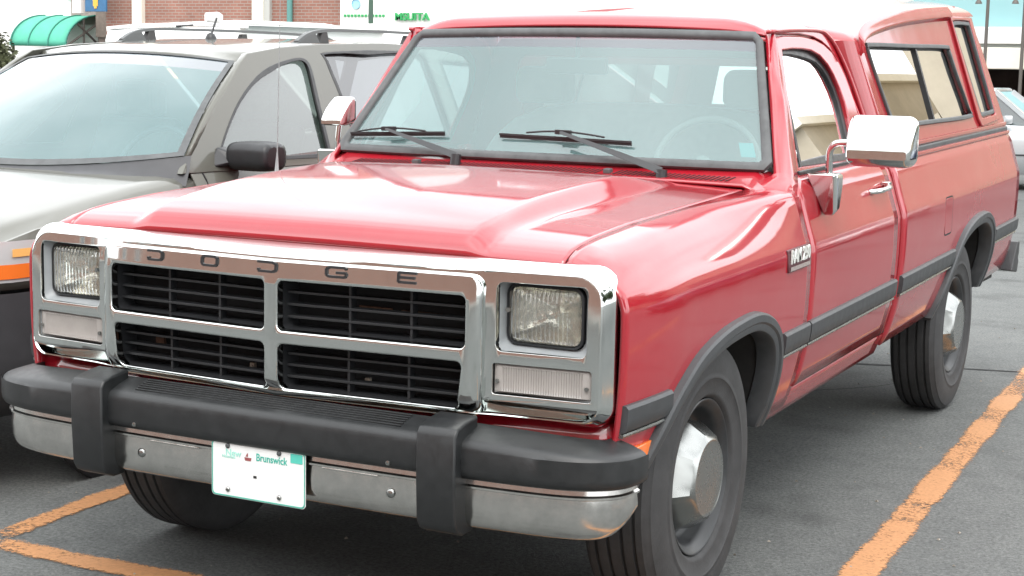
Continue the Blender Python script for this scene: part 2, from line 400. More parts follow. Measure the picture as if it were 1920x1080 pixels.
for s in (1, -1):
    f = fender(s); mould(.085, WF-.375, s, f); mould(WF+.545, 1.496, s, f)
    door(s)
    arch_trim(WF, s); arch_trim(WR, s); wheel_well(WF, s); wheel_well(WR, s)
    # dark strips set inside the panel gaps to stand for their shade
    zg = lin(.44, 1.10, 14)
    mk('gap_shade_strip', side(grid(lambda y, z: (xs(y, z)-.0035, y, z), [1.492, 1.501, 1.512], zg), s), DARK, truck, 60, True)
    mk('gap_shade_strip', side(grid(lambda y, z: (xs(y, z)-.0035, y, z), [2.595, 2.604, 2.615], lin(.44, 1.14, 14)), s), DARK, truck, 60, True)
    mk('gap_shade_strip', side(grid(lambda y, k: ((.797, .808)[k], y, hh(y)-.004), lin(.09, 1.37, 30), [0, 1]), s), DARK, truck, 60, True)
    # rocker panel under the door and the red corner of the cab
    zr = [.405, .425, .45, .47, .483]
    mk('rocker_panel', side(grid(lambda y, z: (xs(y, z)-.002, y, z), lin(1.25, 2.645, 14), zr), s), RED, truck, 40, True, solid=.01)
    zc = [.49, .6, .7, .8, .9, .94, .97, 1.02, 1.08, 1.12, 1.15]
    mk('cab_corner', side(grid(lambda y, z: (xs(y, z)-.001, y, z), lin(2.606, 2.645, 3), zc), s), RED, truck, 40, True, solid=.01)
    ring = [(1.865, 1.640), (2.40, 1.645), (2.465, 1.640), (2.51, 1.615), (2.575, 1.53), (2.612, 1.43), (2.635, 1.30), (2.645, 1.15), (2.574, 1.15), (2.576, 1.33), (2.573, 1.42), (2.557, 1.48), (2.52, 1.535), (2.465, 1.575), (2.392, 1.601), (2.30, 1.617), (2.15, 1.626), (1.865, 1.622)]
    mk('cab_side_frame', side(lean(plate(ring, [], .026, .004), .014), s), RED, truck, 40, True)
    # A pillar
    inn = [(.79, 1.39, 1.128), (.80, 1.45, 1.147), (.846, 1.512, 1.170), (.850, 1.528, 1.180), (.768, 1.695, 1.405), (.685, 1.862, 1.632)]
    out = [(.915, 1.46, 1.095), (.939, 1.502, 1.113), (.921, 1.56, 1.142), (.896, 1.628, 1.168), (.812, 1.745, 1.40), (.722, 1.855, 1.632)]
    V = []
    for a, b in zip(inn, out):
        for t in (0, .33, .67, 1):
            k = 4*t*(1-t)
            V.append((a[0]+(b[0]-a[0])*t+.006*k, a[1]+(b[1]-a[1])*t-.008*k, a[2]+(b[2]-a[2])*t+.003*k))
    F = [(i*4+j, i*4+j+1, (i+1)*4+j+1, (i+1)*4+j) for i in range(len(inn)-1) for j in range(3)]
    mk('windshield_pillar', side((V, F), s), RED, truck, 60, True, solid=.02)
    # drip rail
    dr = smooth_pts([(.700, 1.835, 1.630), (.722, 1.86, 1.634), (.716, 2.1, 1.640), (.714, 2.38, 1.640), (.722, 2.47, 1.624), (.745, 2.535, 1.572), (.790, 2.592, 1.45), (.842, 2.622, 1.30), (.888, 2.636, 1.165)], 5)
    mk('drip_rail', side(tube(dr, .008, 8), s), RED, truck, 60, True)
# ---- hood
def hoodz(x, y):
    a = abs(x); t = min(1, max(0, (.585-a)/.075)); bul = t*t*(3-2*t)
    f = min(1, max(0, (y-.076)/.036)); f = math.sin(f*math.pi/2); g = min(1, max(0, (1.39-y)/.40)); g = g*g*(3-2*g)
    q = min(1, max(0, (y-.10)/.85)); rise = math.sin(q*math.pi/2)
    return hh(y)+(.006+.012*min(1, max(0, (y-.1)/.3)))*(1-(a/.8)**2)+(.027*f+.026*rise)*bul*(.12+.88*g)
hx_ = sorted(set([-.797, -.785, .797, .785]+lin(-.76, .76, 20)+[s*v for s in (1, -1) for v in (.61, .597, .585, .575, .565, .555, .545, .535, .525, .515, .505, .49)]))
hy_ = [.076, .081, .087, .094, .101, .107, .112, .118, .125, .135, .15, .17, .195, .22, .245, .266, .3, .35, .42, .5, .6, .7, .8, .9, 1.0, 1.1, 1.2, 1.27, 1.33, 1.365, 1.378]
hood = mk('hood', grid(lambda x, y: (x, y, hoodz(x, y)-(.010 if y < .08 else 0)), hx_, hy_), RED, truck, 50, True, solid=.014)
# cowl with vent slots
def cowlz(x, y): return interp([1.386, 1.43, 1.50, 1.56], [hoodz(0, 1.37)-.012, 1.150, 1.168, 1.19], y)+.008*(1-(x/.86)**2)-.022*max(0, (abs(x)-.79)/.06)**2
cowl = mk('cowl', grid(lambda x, y: (x, y, cowlz(x, y)), lin(-.85, .85, 30), [1.386, 1.40, 1.43, 1.46, 1.50, 1.53, 1.56]), RED, truck, 50, True, solid=.01)
sl = []
for i in range(84):
    x = -.70+i*.0172
    if abs(x+.445) < .02 or abs(x-.30) < .02: continue
    y0 = 1.424+.0*abs(x); a, b = (x-.008, y0), (x+.010, y0+.045)
    sl.append(bar((a[0], a[1], cowlz(*a)+.0008), (b[0], b[1], cowlz(*b)+.0008), .0062, .0012))
mk('cowl_vent_slots', join(*sl), DARK, cowl, None, True)['kind'] = 'stuff'
for x in (-.445, .30):
    mk('washer_nozzle', box(x-.013, x+.013, 1.425, 1.455, cowlz(x, 1.44)-.004, cowlz(x, 1.44)+.014), GASKET, cowl, None, True, bevel=.004)
# ---- windshield + gasket + shade band
def ws(x, t, off=0):
    # t 0 bottom .. 1 top ; glass surface with a little bow
    hw = .846+(.683-.846)*t; y = 1.527+(1.862-1.527)*t; z = 1.181+(1.622-1.181)*t
    bow = .05*(1-(x/.846)**2); up = .012*(1-(x/.8)**2)*t
    return (x, y-bow*.8-off*.8, z+up+off*.6)
def wsg(u, t, off=0): return ws(u*(.846+(.683-.846)*t), t, off)
ts = lin(.03, .97, 12)
wind = mk('windshield', grid(lambda u, t: wsg(u, t), lin(-.975, .975, 20), [t for t in ts if t <= .862]+[.862]), WSHIELD, truck, 60, True)
mk('shade_band', grid(lambda u, t: wsg(u, t), lin(-.975, .975, 20), [.862, .90, .97]), BAND, wind, 60, True)
loop = []
for t in lin(.045, .955, 8): loop.append((-1, t))
cnr = []
per = [(-1+.0, t) for t in lin(.06, .94, 8)]+[(u, 1.0) for u in lin(-.965, .965, 14)]+[(1, t) for t in lin(.94, .06, 8)]+[(u, 0.0) for u in lin(.965, -.965, 14)]
g_loops = []
for u, t in per:
    su = -1 if u <= -1 else (1 if u >= 1 else 0); st = 1 if t >= 1 else (-1 if t <= 0 else 0)
    L_ = []
    for k, off in ((0, -.004), (.0, .010), (.010, .015), (.022, .014), (.030, .008), (.032, .000)):
        uu = u-su*k/.77; tt = t-st*k/.55
        if st: uu = u*(1-k*.6)
        if su: tt = t+(0.5-t)*k*1.1
        L_.append(wsg(uu, tt, off))
    g_loops.append(L_)
g_loops.append(g_loops[0])
mk('windshield_gasket', loft(g_loops, False, False), GASKET, wind, 50, True, weld=True)
mk('inspection_sticker', ([wsg(u, t, -.004) for u, t in ((.875, .10), (.935, .10), (.925, .20), (.865, .20))], [(0, 1, 2, 3)]), mat('teal_sticker', (.03, .30, .32), .5), wind, None, True)
# ---- roof
ry = [(1.832, -.004), (1.836, .004), (1.846, .016), (1.866, .030), (1.90, .040), (1.96, .046), (2.1, .051), (2.25, .053), (2.36, .051), (2.43, .044), (2.475, .026), (2.505, -.014)]
def roofz(x, k):
    y, d = ry[k]; a = abs(x)/.712
    return (x, y+.018*a**4*(k < 3), 1.652-.022*a*a+d-(d+.012)*max(0, (a-.72)/.28)**2.4)
mk('cab_roof', grid(roofz, [s for s in lin(-.712, .712, 41)], list(range(len(ry)))), RED, truck, 50, True, solid=.012)
mk('headliner', grid(lambda x, y: (x, y, 1.615), lin(-.68, .68, 6), lin(1.88, 2.48, 6)), HEADLINER, truck, None, True)
# cab back wall with window
ow = [(-.90, .48), (.90, .48), (.955, .90), (.905, 1.13), (.745, 1.54), (.68, 1.60), (-.68, 1.60), (-.745, 1.54), (-.905, 1.13), (-.955, .90)]
hw_ = rrect(-.62, .62, 1.22, 1.53, .05)
bw = plate(ow, [hw_], .02, .002); back = mk('cab_back_wall', ([(v[0], v[1]+2.64-max(0, v[2]-1.2)*.30, v[2]) for v in bw[0]], bw[1]), RED, truck, 40, True)
mk('rear_window', ([(p[0], 2.642-max(0, p[1]-1.2)*.30, p[1]) for p in rrect(-.625, .625, 1.215, 1.545, .05)], [tuple(range(24))]), glass('rear_glass', (.62, .70, .68), 1.5, .03), back, None, True)
# ---- interior
mk('dashboard', loft([[(x, 1.50, 1.10), (x, 1.56, 1.165), (x, 1.74, 1.185), (x, 1.84, 1.15), (x, 1.86, 1.00), (x, 1.84, .8), (x, 1.5, .8)] for x in lin(-.84, .84, 4)], flip=True), DASH, truck, 30, True)
def cushion(name, loops, m, parent):
    o = mk(name, loft(loops), m, parent, 60, True, weld=True); b = o.modifiers.new('sub', 'SUBSURF'); b.levels = 2; b.render_levels = 2; return o
seat = cushion('bench_seat', [[(x, y, z) for x in ()] for _ in ()] or [[(-.72, 2.02, .92), (-.72, 2.45, .88), (-.72, 2.56, 1.36), (-.72, 2.44, 1.38), (-.72, 2.33, 1.03), (-.72, 2.02, 1.03)], [(0, 2.02, .92), (0, 2.45, .88), (0, 2.56, 1.36), (0, 2.44, 1.38), (0, 2.33, 1.03), (0, 2.02, 1.03)], [(.72, 2.02, .92), (.72, 2.45, .88), (.72, 2.56, 1.36), (.72, 2.44, 1.38), (.72, 2.33, 1.03), (.72, 2.02, 1.03)]], SEAT, truck)
for x in (.45, -.45):
    mk('headrest', loft([[(x+dx*k, 2.42+j*.10, z) for dx, j in ((-.12, 0), (.12, 0), (.12, 1), (-.12, 1))] for z, k in ((1.34, .85), (1.37, 1), (1.46, 1), (1.49, .8))]), SEAT, seat, 60, True, bevel=.03)
stw = []
sc_, sn_ = math.cos(R(62)), math.sin(R(62))
def stp(a, r, d=0): return (.44+r*math.cos(a), 1.99-sc_*-1*r*math.sin(a)*.55+d*.8, 1.155+r*math.sin(a)*.84-d*.5)
stw.append(tube([stp(2*math.pi*k/40, .195) for k in range(40)], .0125, 8, closed=True))
stw.append(tube([stp(R(200), .19), stp(0, 0, -.03), stp(R(340), .19)], .012, 8)); stw.append(tube([stp(0, 0, -.03), (.44, 1.80, 1.05)], .03, 8))
mk('steering_wheel', join(*stw), mat('light_grey_vinyl', (.17, .17, .165), .5), truck, 60, True)
mk('rear_view_mirror', join(box(-.12, .12, 1.80, 1.825, 1.475, 1.535), bar((0, 1.815, 1.52), (0, 1.815, 1.62), .02, .012)), PLASTIC_BLACK, truck, None, True, bevel=.008)
# ---- wipers
def wiper(pivot, tip, bl, br, ybase):
    w = mk('wiper', loft([[(p[0]+dx, p[1]-.03+dy, p[2]+dz) for dx, dy, dz in ((-.004, -k, 0), (.004, -k, 0), (.006, 0, k), (-.006, 0, k))] for p, k in ((pivot, .020), (tuple(np.array(pivot)*.55+np.array(tip)*.45), .016), (tip, .009))]), PLASTIC_BLACK, truck, None, True, bevel=.003)
    mk('pivot_cap', join(tube([(pivot[0], pivot[1]-.035, pivot[2]-.028), (pivot[0], pivot[1]-.028, pivot[2]+.012)], .019, 12)), PLASTIC_BLACK, w, 40, True)
    mk('blade', join(bar(bl, br, .006, .007), bar(tuple(np.array(bl)+(0, .004, -.008)), tuple(np.array(br)+(0, .004, -.008)), .003, .010)), RUBBER, w, None, True)
    m = np.array(tip); d = np.array(br)-np.array(bl); d = d/np.linalg.norm(d)
    mk('blade_bridge', join(tube(smooth_pts([m-d*.15+(0, .004, -.006), m-d*.07+(0, -.006, .003), m+(0, -.010, .006), m+d*.07+(0, -.006, .003), m+d*.15+(0, .004, -.006)], 3), .004, 6), bar(m-d*.03+(0, -.012, .004), m+d*.03+(0, -.012, .004), .014, .016)), PLASTIC_BLACK, w, None, True, bevel=.003)
def on_glass(x, t, off): return np.array(ws(x, t, off))
wiper(tuple(on_glass(-.285, -.02, .02)), tuple(on_glass(-.615, .155, .028)), tuple(on_glass(-.795, .125, .02)), tuple(on_glass(-.385, .16, .02)), 0)
wiper(tuple(on_glass(.495, -.06, .02)), tuple(on_glass(.095, .18, .028)), tuple(on_glass(-.16, .165, .02)), tuple(on_glass(.345, .145, .02)), 0)
# ---- bed
def bed_side(s):
    zf = [.84, .87, .90, .925, .945, .965, .99, 1.03, 1.07, 1.10, 1.125, 1.14, 1.15]
    o = mk('bed_side', side(side_panel(2.678, 5.175, .43, zf, arch=WR, ny=34), s), RED, bed, 40, True, solid=.015)
    return o
bed = mk('bed', box(-.93, .93, 2.68, 2.70, .5, 1.14), RED, truck, None, True)
mk('bed_floor', box(-.60, .60, 2.70, 5.14, .62, .66), UNDER, bed, None, True)
for s in (1, -1):
    bed_side(s)
    mk('bed_rail', side(bar((.885, 2.68, 1.148), (.868, 5.17, 1.148), .09, .02), s), RED, bed, None, True, bevel=.006)
for s in (1, -1): mould(2.686, WR-.375, s, bed); mould(WR+.545, 5.17, s, bed)
fd = rrect(3.43, 3.565, .79, .945, .02)
pf = plate(fd, [], .006, .002); mk('fuel_door', ([(xs(3.5, v[2])-v[1]-.0015, v[0], v[2]) for v in pf[0]], [q[::-1] for q in pf[1]]), RED, bed, 40, True)
gr_ = plate(rrect(3.424, 3.571, .784, .951, .024), [rrect(3.43, 3.565, .79, .945, .02)], .004, .0005); mk('fuel_door_gap', ([(xs(3.5, v[2])-v[1]-.0012, v[0], v[2]) for v in gr_[0]], [q[::-1] for q in gr_[1]]), DARK, bed, 40, True)
mk('tailgate', join(box(-.78, .78, 5.15, 5.18, .6, 1.14)), RED, bed, None, True, bevel=.01)
for s in (1, -1): mk('tail_light', side(box(.80, .93, 5.14, 5.185, .72, 1.02), s), mat('red_tail_lens', (.45, .01, .012), .25, coat=.5), bed, None, True, bevel=.01)
rb = mk('rear_bumper', join(box(-.93, .93, 5.27, 5.36, .40, .555), box(-.5, .5, 5.15, 5.28, .46, .52)), CHROME, truck, None, True, bevel=.02)
for s in (1, -1): mk('bumper_end_cap', side(loft([[(.90, 5.20, .42), (.90, 5.34, .395), (.90, 5.372, .45), (.90, 5.355, .475), (.90, 5.372, .50), (.90, 5.372, .56), (.90, 5.32, .56)], [(.965, 5.19, .42), (.965, 5.34, .395), (.965, 5.372, .45), (.965, 5.355, .475), (.965, 5.372, .50), (.965, 5.372, .56), (.965, 5.32, .56)]]), s), RUBBER, rb, None, True, bevel=.006)
# ---- canopy over the bed
def XC(z): return .90-.30*(z-1.185)
CZ0, CZT = 1.168, 1.735
def yrear(z): return interp([1.168, 1.578, 1.735, 1.816, 1.9], [5.12, 4.985, 4.88, 4.81, 4.75], z)
def zeb(y): return interp([2.70, 2.78, 2.95, 3.37, 3.9, 4.38, 4.9], [1.592, 1.604, 1.640, 1.682, 1.708, 1.728, 1.735], y)
def yfr(z): return 2.695-(min(z, 1.62)-1.17)*.25+max(0, z-1.62)*.9
KS = 13
def zcr(y): return interp([2.69, 2.8, 3.0, 3.5, 4.4, 5.0], [1.690, 1.708, 1.728, 1.765, 1.815, 1.83], y)
def csection(y):
    z0 = zeb(y); zc = zcr(y); P0 = (XC(z0), z0); C = (XC(zc-.05)-.006, zc-.040); P2 = (.50, zc-.018); out = []
    for k in range(KS):
        t = k/(KS-1)
        out.append(((1-t)**2*P0[0]+2*t*(1-t)*C[0]+t*t*P2[0], (1-t)**2*P0[1]+2*t*(1-t)*C[1]+t*t*P2[1]))
    return out+[(.38, zc-.011), (.25, zc-.005), (.12, zc-.001), (.0, zc)]
front_sec = csection(2.78)
rows_t = [0, .02, .05, .12, .25, .4, .55, .7, .85, 1]
loops = []
for t in rows_t:
    row = []
    for k in range(len(front_sec)):
        z_ = front_sec[k][1]; ya = yfr(z_)+.10; yb = yrear(z_); y = ya+(yb-ya)*t
        x2, z2 = csection(y)[k]; row.append((x2, y, z2))
    loops.append(row)
nn = len(front_sec)
VR = [p for l in loops for p in l]; FR = [(i*nn+k, (i+1)*nn+k, (i+1)*nn+k+1, i*nn+k+1) for i in range(len(rows_t)-1) for k in range(nn-1)]
right = (VR, [q[::-1] for q in FR])
us_ = [-1, -.985, -.96, -.92, -.85, -.7, -.5, -.25, 0, .25, .5, .7, .85, .92, .96, .985, 1]
fg = grid(lambda u, k: (u*loops[0][k][0], yfr(front_sec[k][1])+.10*abs(u)**8, loops[0][k][2]), us_, list(range(nn)), True)
canopy = mk('bed_canopy', join(right, mirx(right), fg), RED_CAP, truck, 60, True, weld=True)
W1 = smooth_pts([(2.80, 1.575), (2.86, 1.592), (3.5, 1.588), (4.15, 1.585), (4.21, 1.565), (4.25, 1.46), (4.33, 1.29), (4.30, 1.258), (3.6, 1.262), (2.96, 1.272), (2.90, 1.30), (2.84, 1.44)], 4, True)
W2 = [tuple(p) for p in smooth_pts([(4.44, 1.695), (4.60, 1.70), (4.755, 1.697), (4.785, 1.68), (4.825, 1.48), (4.862, 1.29), (4.845, 1.262), (4.70, 1.258), (4.575, 1.256), (4.545, 1.28), (4.475, 1.5), (4.42, 1.675)], 4, True)]
def capx(vf, out=0.0): return [(XC(v[2])-v[1]+out, v[0], v[2]) for v in vf[0]], [tuple(reversed(q)) for q in vf[1]]
def grow(P, k):
    c = np.mean(np.array(P), 0); res = []
    for q in P:
        d = np.array(q)-c; res.append((q[0]+np.sign(d[0])*k*min(1, abs(d[0])/.1), q[1]+np.sign(d[1])*k*min(1, abs(d[1])/.1)))
    return res
for s in (1, -1):
    outer = [(2.795, CZ0), (5.12, CZ0), (4.985, 1.578), (4.88, CZT)]+[(y, zeb(y)+.004) for y in (4.38, 3.9, 3.37, 2.95, 2.80, 2.72)]+[(2.692, 1.590)]
    mk('canopy_side', side(capx(plate(outer, [W1, W2], .016, .002), -.008), s), RED_CAP, canopy, 40, True)
    # rounded front corner and rear corner post
    for y0, ins in ((2.745, 1),):
        prof = [(0, 0), (-.035, -.005), (-.066, -.024), (-.088, -.058), (-.10, -.115)]
        V, F = grid(lambda i, z: (XC(z)+prof[i][1], yfr(z)+.10+prof[i][0], z), list(range(5)), lin(CZ0, 1.605, 8))
        mk('canopy_corner', side((V, F), s), RED_CAP, canopy, 60, True, flip=True)
    V, F = grid(lambda i, z: (XC(z)+[0, -.004, -.018, -.05, -.12][i], yrear(z)+[0, .02, .035, .042, .044][i], z), list(range(5)), lin(CZ0, CZT, 8))
    mk('canopy_rear_corner', side((V, F), s), RED_CAP, canopy, 60, True)
    for P, nm in ((W1, 'side_window'), (W2, 'rear_quarter_window')):
        g = mk(nm, side(([(XC(p[1])-.012, p[0], p[1]) for p in P], [tuple(range(len(P)))]), s), CAPGLASS, canopy, None, True)
        mk('window_rubber', side(capx(plate(grow(P, .007), [grow(P, -.011)], .016, .004), .004), s), GASKET, canopy, 40, True)
    mk('slider_bar', side(bar((XC(1.585)-.006, 3.60, 1.585), (XC(1.262)-.006, 3.63, 1.262), .02, .012, (1, 0, 0)), s), PLASTIC_BLACK, canopy, None, True)
    # eyebrow ridge above the windows, and the raised surround of the rear window
    eb = smooth_pts([(2.70, 1.56), (2.725, 1.595), (2.90, 1.635), (3.37, 1.678), (3.9, 1.705), (4.38, 1.722)], 6)
    mk('canopy_ridge', side(loft([[(XC(z)+o, y, z+dz) for o, dz in ((-.004, -.032), (.010, -.004), (.022, .004), (.020, .02), (-.004, .05))] for y, z in eb]), s), RED_CAP, canopy, 60, True)
    rr = [(4.385, 1.728), (4.86, 1.73), (4.955, 1.22), (4.50, 1.205), (4.465, 1.24)]
    mk('window_surround', side(capx(plate(smooth_pts(rr, 1, True), [grow(W2, .012)], .016, .005), .006), s), RED_CAP, canopy, 40, True)
    mk('canopy_base_seal', side(bar((.906, 2.70, 1.166), (.893, 5.135, 1.166), .03, .026), s), GASKET, canopy, None, True, bevel=.006)
    mk('canopy_base_flange', side(bar((.908, 2.71, 1.192), (.896, 5.125, 1.192), .016, .022), s), RED_CAP, canopy, None, True, bevel=.006)
fo = [(-.80, CZ0), (.80, CZ0), (.67, 1.605), (-.67, 1.605)]
fp = plate(fo, [rrect(-.55, .55, 1.24, 1.50, .04)], .012, .002); mk('canopy_front', ([(v[0], v[1]+yfr(v[2])+.006, v[2]) for v in fp[0]], fp[1]), RED_CAP, canopy, 40, True)
ro = [(-.86, CZ0), (.86, CZ0), (.66, CZT+.05), (-.66, CZT+.05)]
fp = plate(ro, [[(-.72, 1.25), (.72, 1.25), (.56, 1.72), (-.56, 1.72)]], .012, .002)
mk('canopy_back', ([(v[0], v[1]+yrear(v[2])+.035, v[2]) for v in fp[0]], fp[1]), RED_CAP, canopy, 40, True)
LEAN = .11
# ---- chrome grille surround
def fy(x):
    a = abs(x)
    if a < .585: return -.033*(1-a/.585)
    return .016+max(0, a-.637)*.085 if a > .612 else (a-.585)/.027*.016
def chrome_warp(V, extra=0.0):
    # crown and sweep, and the upper lip leaning back a little
    return [(x, y+fy(x)+extra+max(0, z-.955)*LEAN+max(0, .70-z)*.55, z) for x, y, z in V]
ZB, ZT = .640, 1.022
OP = [(.022, .5704, .8305, .9625), (.022, .5625, .672, .7945)]
outerA = rrect(-.918, .918, .664, 1.026, [.05, .05, .07, .07], 6)
holes = []
for s in (1, -1):
    holes.append(rrect(*sorted((s*.642, s*.884)), .826, 1.000, .018, 3))
    holes.append(rrect(*sorted((s*.634, s*.898)), .7165, .7955, .008, 3))
holes.append(rrect(-.59, .59, .668, .975, .03, 3))
pl = bisect(plate(outerA, holes, .03, .0012), [((x, 0, 0), (1, 0, 0)) for x in (-.8, -.612, -.585, -.3, 0, .3, .585, .612, .8)]+[((0, 0, z), (0, 0, 1)) for z in (.70, .955)])
surround = mk('grille_surround', (chrome_warp(pl[0], .014), pl[1]), CHROME, truck, 30, True)
# proud central frame with four openings
oc = rrect(-.612, .612, .646, 1.018, [.045, .045, .035, .035], 6); hc = []
for s in (1, -1):
    hc.append(rrect(*sorted((s*.022, s*.5704)), .8305, .9625, .014, 4))
    q = rrect(*sorted((s*.022, s*.5625)), .672, .7945, .016, 4); hc.append([(p[0]*(1-.022*(.7945-p[1])/.12*(abs(p[0]) > .3)), p[1]) for p in q])
cf = bisect(plate(oc, hc, .034, .007, 3), [((x, 0, 0), (1, 0, 0)) for x in (-.585, -.3, 0, .3, .585)]+[((0, 0, z), (0, 0, 1)) for z in (.70, .955)])
mk('grille_frame', (chrome_warp(cf[0], .0), cf[1]), CHROME, surround, 30, True)
# chamfered chrome rim round the whole front (bright top band)
rimA = rrect(-.918, .918, .664, 1.026, [.05, .05, .07, .07], 8); rimB = rrect(-.945, .945, .648, 1.050, [.06, .06, .085, .085], 8)
def mid(t, bul): return [((a[0]*(1-t)+b[0]*t), (a[1]*(1-t)+b[1]*t)) for a, b in zip(rimA, rimB)]
loops = []
xsn = []
def dens(P):
    out = []
    for i in range(len(P)):
        a, b = P[i], P[(i+1) % len(P)]; n = max(1, int(abs(a[0]-b[0])/.1))
        for k in range(n): out.append((a[0]+(b[0]-a[0])*k/n, a[1]+(b[1]-a[1])*k/n))
    return out
A_, B_ = dens(rimA), dens(rimB)
nA = min(len(A_), len(B_))
for t, dy in ((-.15, -.0022), (0, -.0022), (.10, .003), (.35, .024), (.70, .050), (.92, .066), (1.0, .076), (1.0, .12)):
    lp = []
    for a, b in zip(A_, B_):
        x = a[0]*(1-t)+b[0]*t; z = a[1]*(1-t)+b[1]*t; base = fy(x)+max(0, z-.955)*LEAN*(1-t)
        y0 = base*(1-min(1, t))+.0*t
        lp.append((x, y0+dy, z))
    loops.append(lp)
mk('chrome_rim', loft(loops, False, False, flip=True), CHROME, surround, 50, True)
# slats and uprights in each opening, dark behind
for s in (1, -1):
    for (x0, x1, z0, z1) in OP:
        for k in range(3):
            z = z1-(z1-z0)*(k+1)/4-.002; V = []
            a = bar((s*x0, fy(x0)+.045, z), (s*.3, fy(.3)+.045, z), .03, .0065); b = bar((s*.3, fy(.3)+.045, z), (s*x1, fy(x1)+.045, z), .03, .0065)
            mk('slat', join(a, b), GRILLE, surround, None, True, bevel=.001)
        for xm in (x0+(x1-x0)*.34, x0+(x1-x0)*.67):
            mk('upright', box(min(s*xm, s*(xm+.007)), max(s*xm, s*(xm+.007)), fy(xm)+.034, fy(xm)+.06, z0-.004, z1+.004), GRILLE, surround, None, True)
        # sloped inner wall of the opening
        P = rrect(*sorted((s*x0, s*x1)), z0, z1, .014, 4); c = (s*(x0+x1)/2, (z0+z1)/2)
        l0 = [(p[0], fy(p[0])+.012, p[1]) for p in P]; l1 = [(p[0]+(c[0]-p[0])*.02, fy(p[0])+.075, p[1]+(c[1]-p[1])*.05) for p in P]
        mk('opening_wall', loft([l0, l1], False, False), GRILLE, surround, 40, True)
mk('grille_backing', box(-.60, .60, .092, .10, .60, 1.01), DARK, surround, None, True)
# things glimpsed behind the bars: hood latch plate, clips
rust = mat('rusty_bracket', (.13, .07, .045), .8, var=.4, vscale=30); clipm = mat('tan_clip', (.45, .40, .33), .6)
mk('latch_bar', join(box(.20, .30, .075, .085, .888, .895), box(.33, .45, .075, .085, .886, .893)), rust, surround, None, True)
for x, z in ((-.135, .70), (.24, .697), (.553, .715)): mk('clip', join(box(x-.008, x+.008, .055, .066, z-.010, z+.010), box(x-.004, x+.004, .050, .056, z-.004, z+.004)), clipm, surround, None, True, bevel=.001)
for x, z in ((-.47, .74), (.548, .69)): mk('rust_bracket', box(x-.014, x+.014, .07, .08, z-.02, z+.02), rust, surround, None, True)
# letters D O D G E
def stroke(P, w=.0065):
    return join(*[bar((a[0], 0, a[1]), (b[0], 0, b[1]), .005, w, (0, 0, 1)) for a, b in zip(P[:-1], P[1:])])
def letter(ch, x0, x1, z0, z1):
    w, h = x1-x0, z1-z0
    S = {'D': [[(0, .95), (.78, .95), (.95, .8), (.95, .2), (.78, .05), (.12, .05), (.06, .1), (.06, .32)]],  # glare over the left stroke is built in as a gap
         'O': [[(.18, .05), (.06, .2), (.06, .8), (.18, .95), (.82, .95), (.94, .8), (.94, .2), (.82, .05), (.18, .05)]],
         'G': [[(.95, .82), (.85, .95), (.2, .95), (.06, .8), (.06, .2), (.2, .05), (.85, .05), (.94, .15), (.94, .45), (.5, .45)]],
         'E': [[(.95, .95), (.06, .95), (.06, .05), (.95, .05)], [(.06, .5), (.88, .5)]]}[ch]
    V, F = join(*[stroke([(x0+p[0]*w, z0+p[1]*h) for p in st]) for st in S])
    V = [(x, y+fy(x)+(z-.955)*LEAN-.019, z) for x, y, z in V]
    mk('raised_letter', (V, F), mat('letter_black', (.02, .02, .022), .4) if 'letter_black' not in bpy.data.materials else bpy.data.materials['letter_black'], surround, None, True)
for ch, x0, x1 in (('D', -.433, -.377), ('O', -.239, -.179), ('D', -.043, .021), ('G', .167, .234), ('E', .379, .437)): letter(ch, x0, x1, .984, 1.011)
# ---- headlights and turn signals
LENS = glass('headlight_lens', (.95, .95, .93), 1.6, .14, (.70, .69, .62))
_t = LENS.node_tree; _c = _t.nodes.new('ShaderNodeTexCoord'); _w = _t.nodes.new('ShaderNodeTexWave'); _w.inputs['Scale'].default_value = 26; _w.inputs['Distortion'].default_value = 1.2; _w.bands_direction = 'X'
_b = _t.nodes.new('ShaderNodeBump'); _b.inputs['Strength'].default_value = .55; _b.inputs['Distance'].default_value = .01
_t.links.new(_c.outputs['Object'], _w.inputs['Vector']); _t.links.new(_w.outputs['Fac'], _b.inputs['Height'])
for nd in _t.nodes:
    if nd.type in ('BSDF_GLOSSY', 'FRESNEL'): _t.links.new(_b.outputs[0], nd.inputs['Normal'])
REFL = mat('lamp_reflector', (.80, .78, .70), .16, 1, bump=.25, bscale=30, var=.15, vscale=12)
SIGLENS = mat('clear_ribbed_lens', (.36, .335, .315), .25, 0, var=.1, vscale=12, coat=.5)
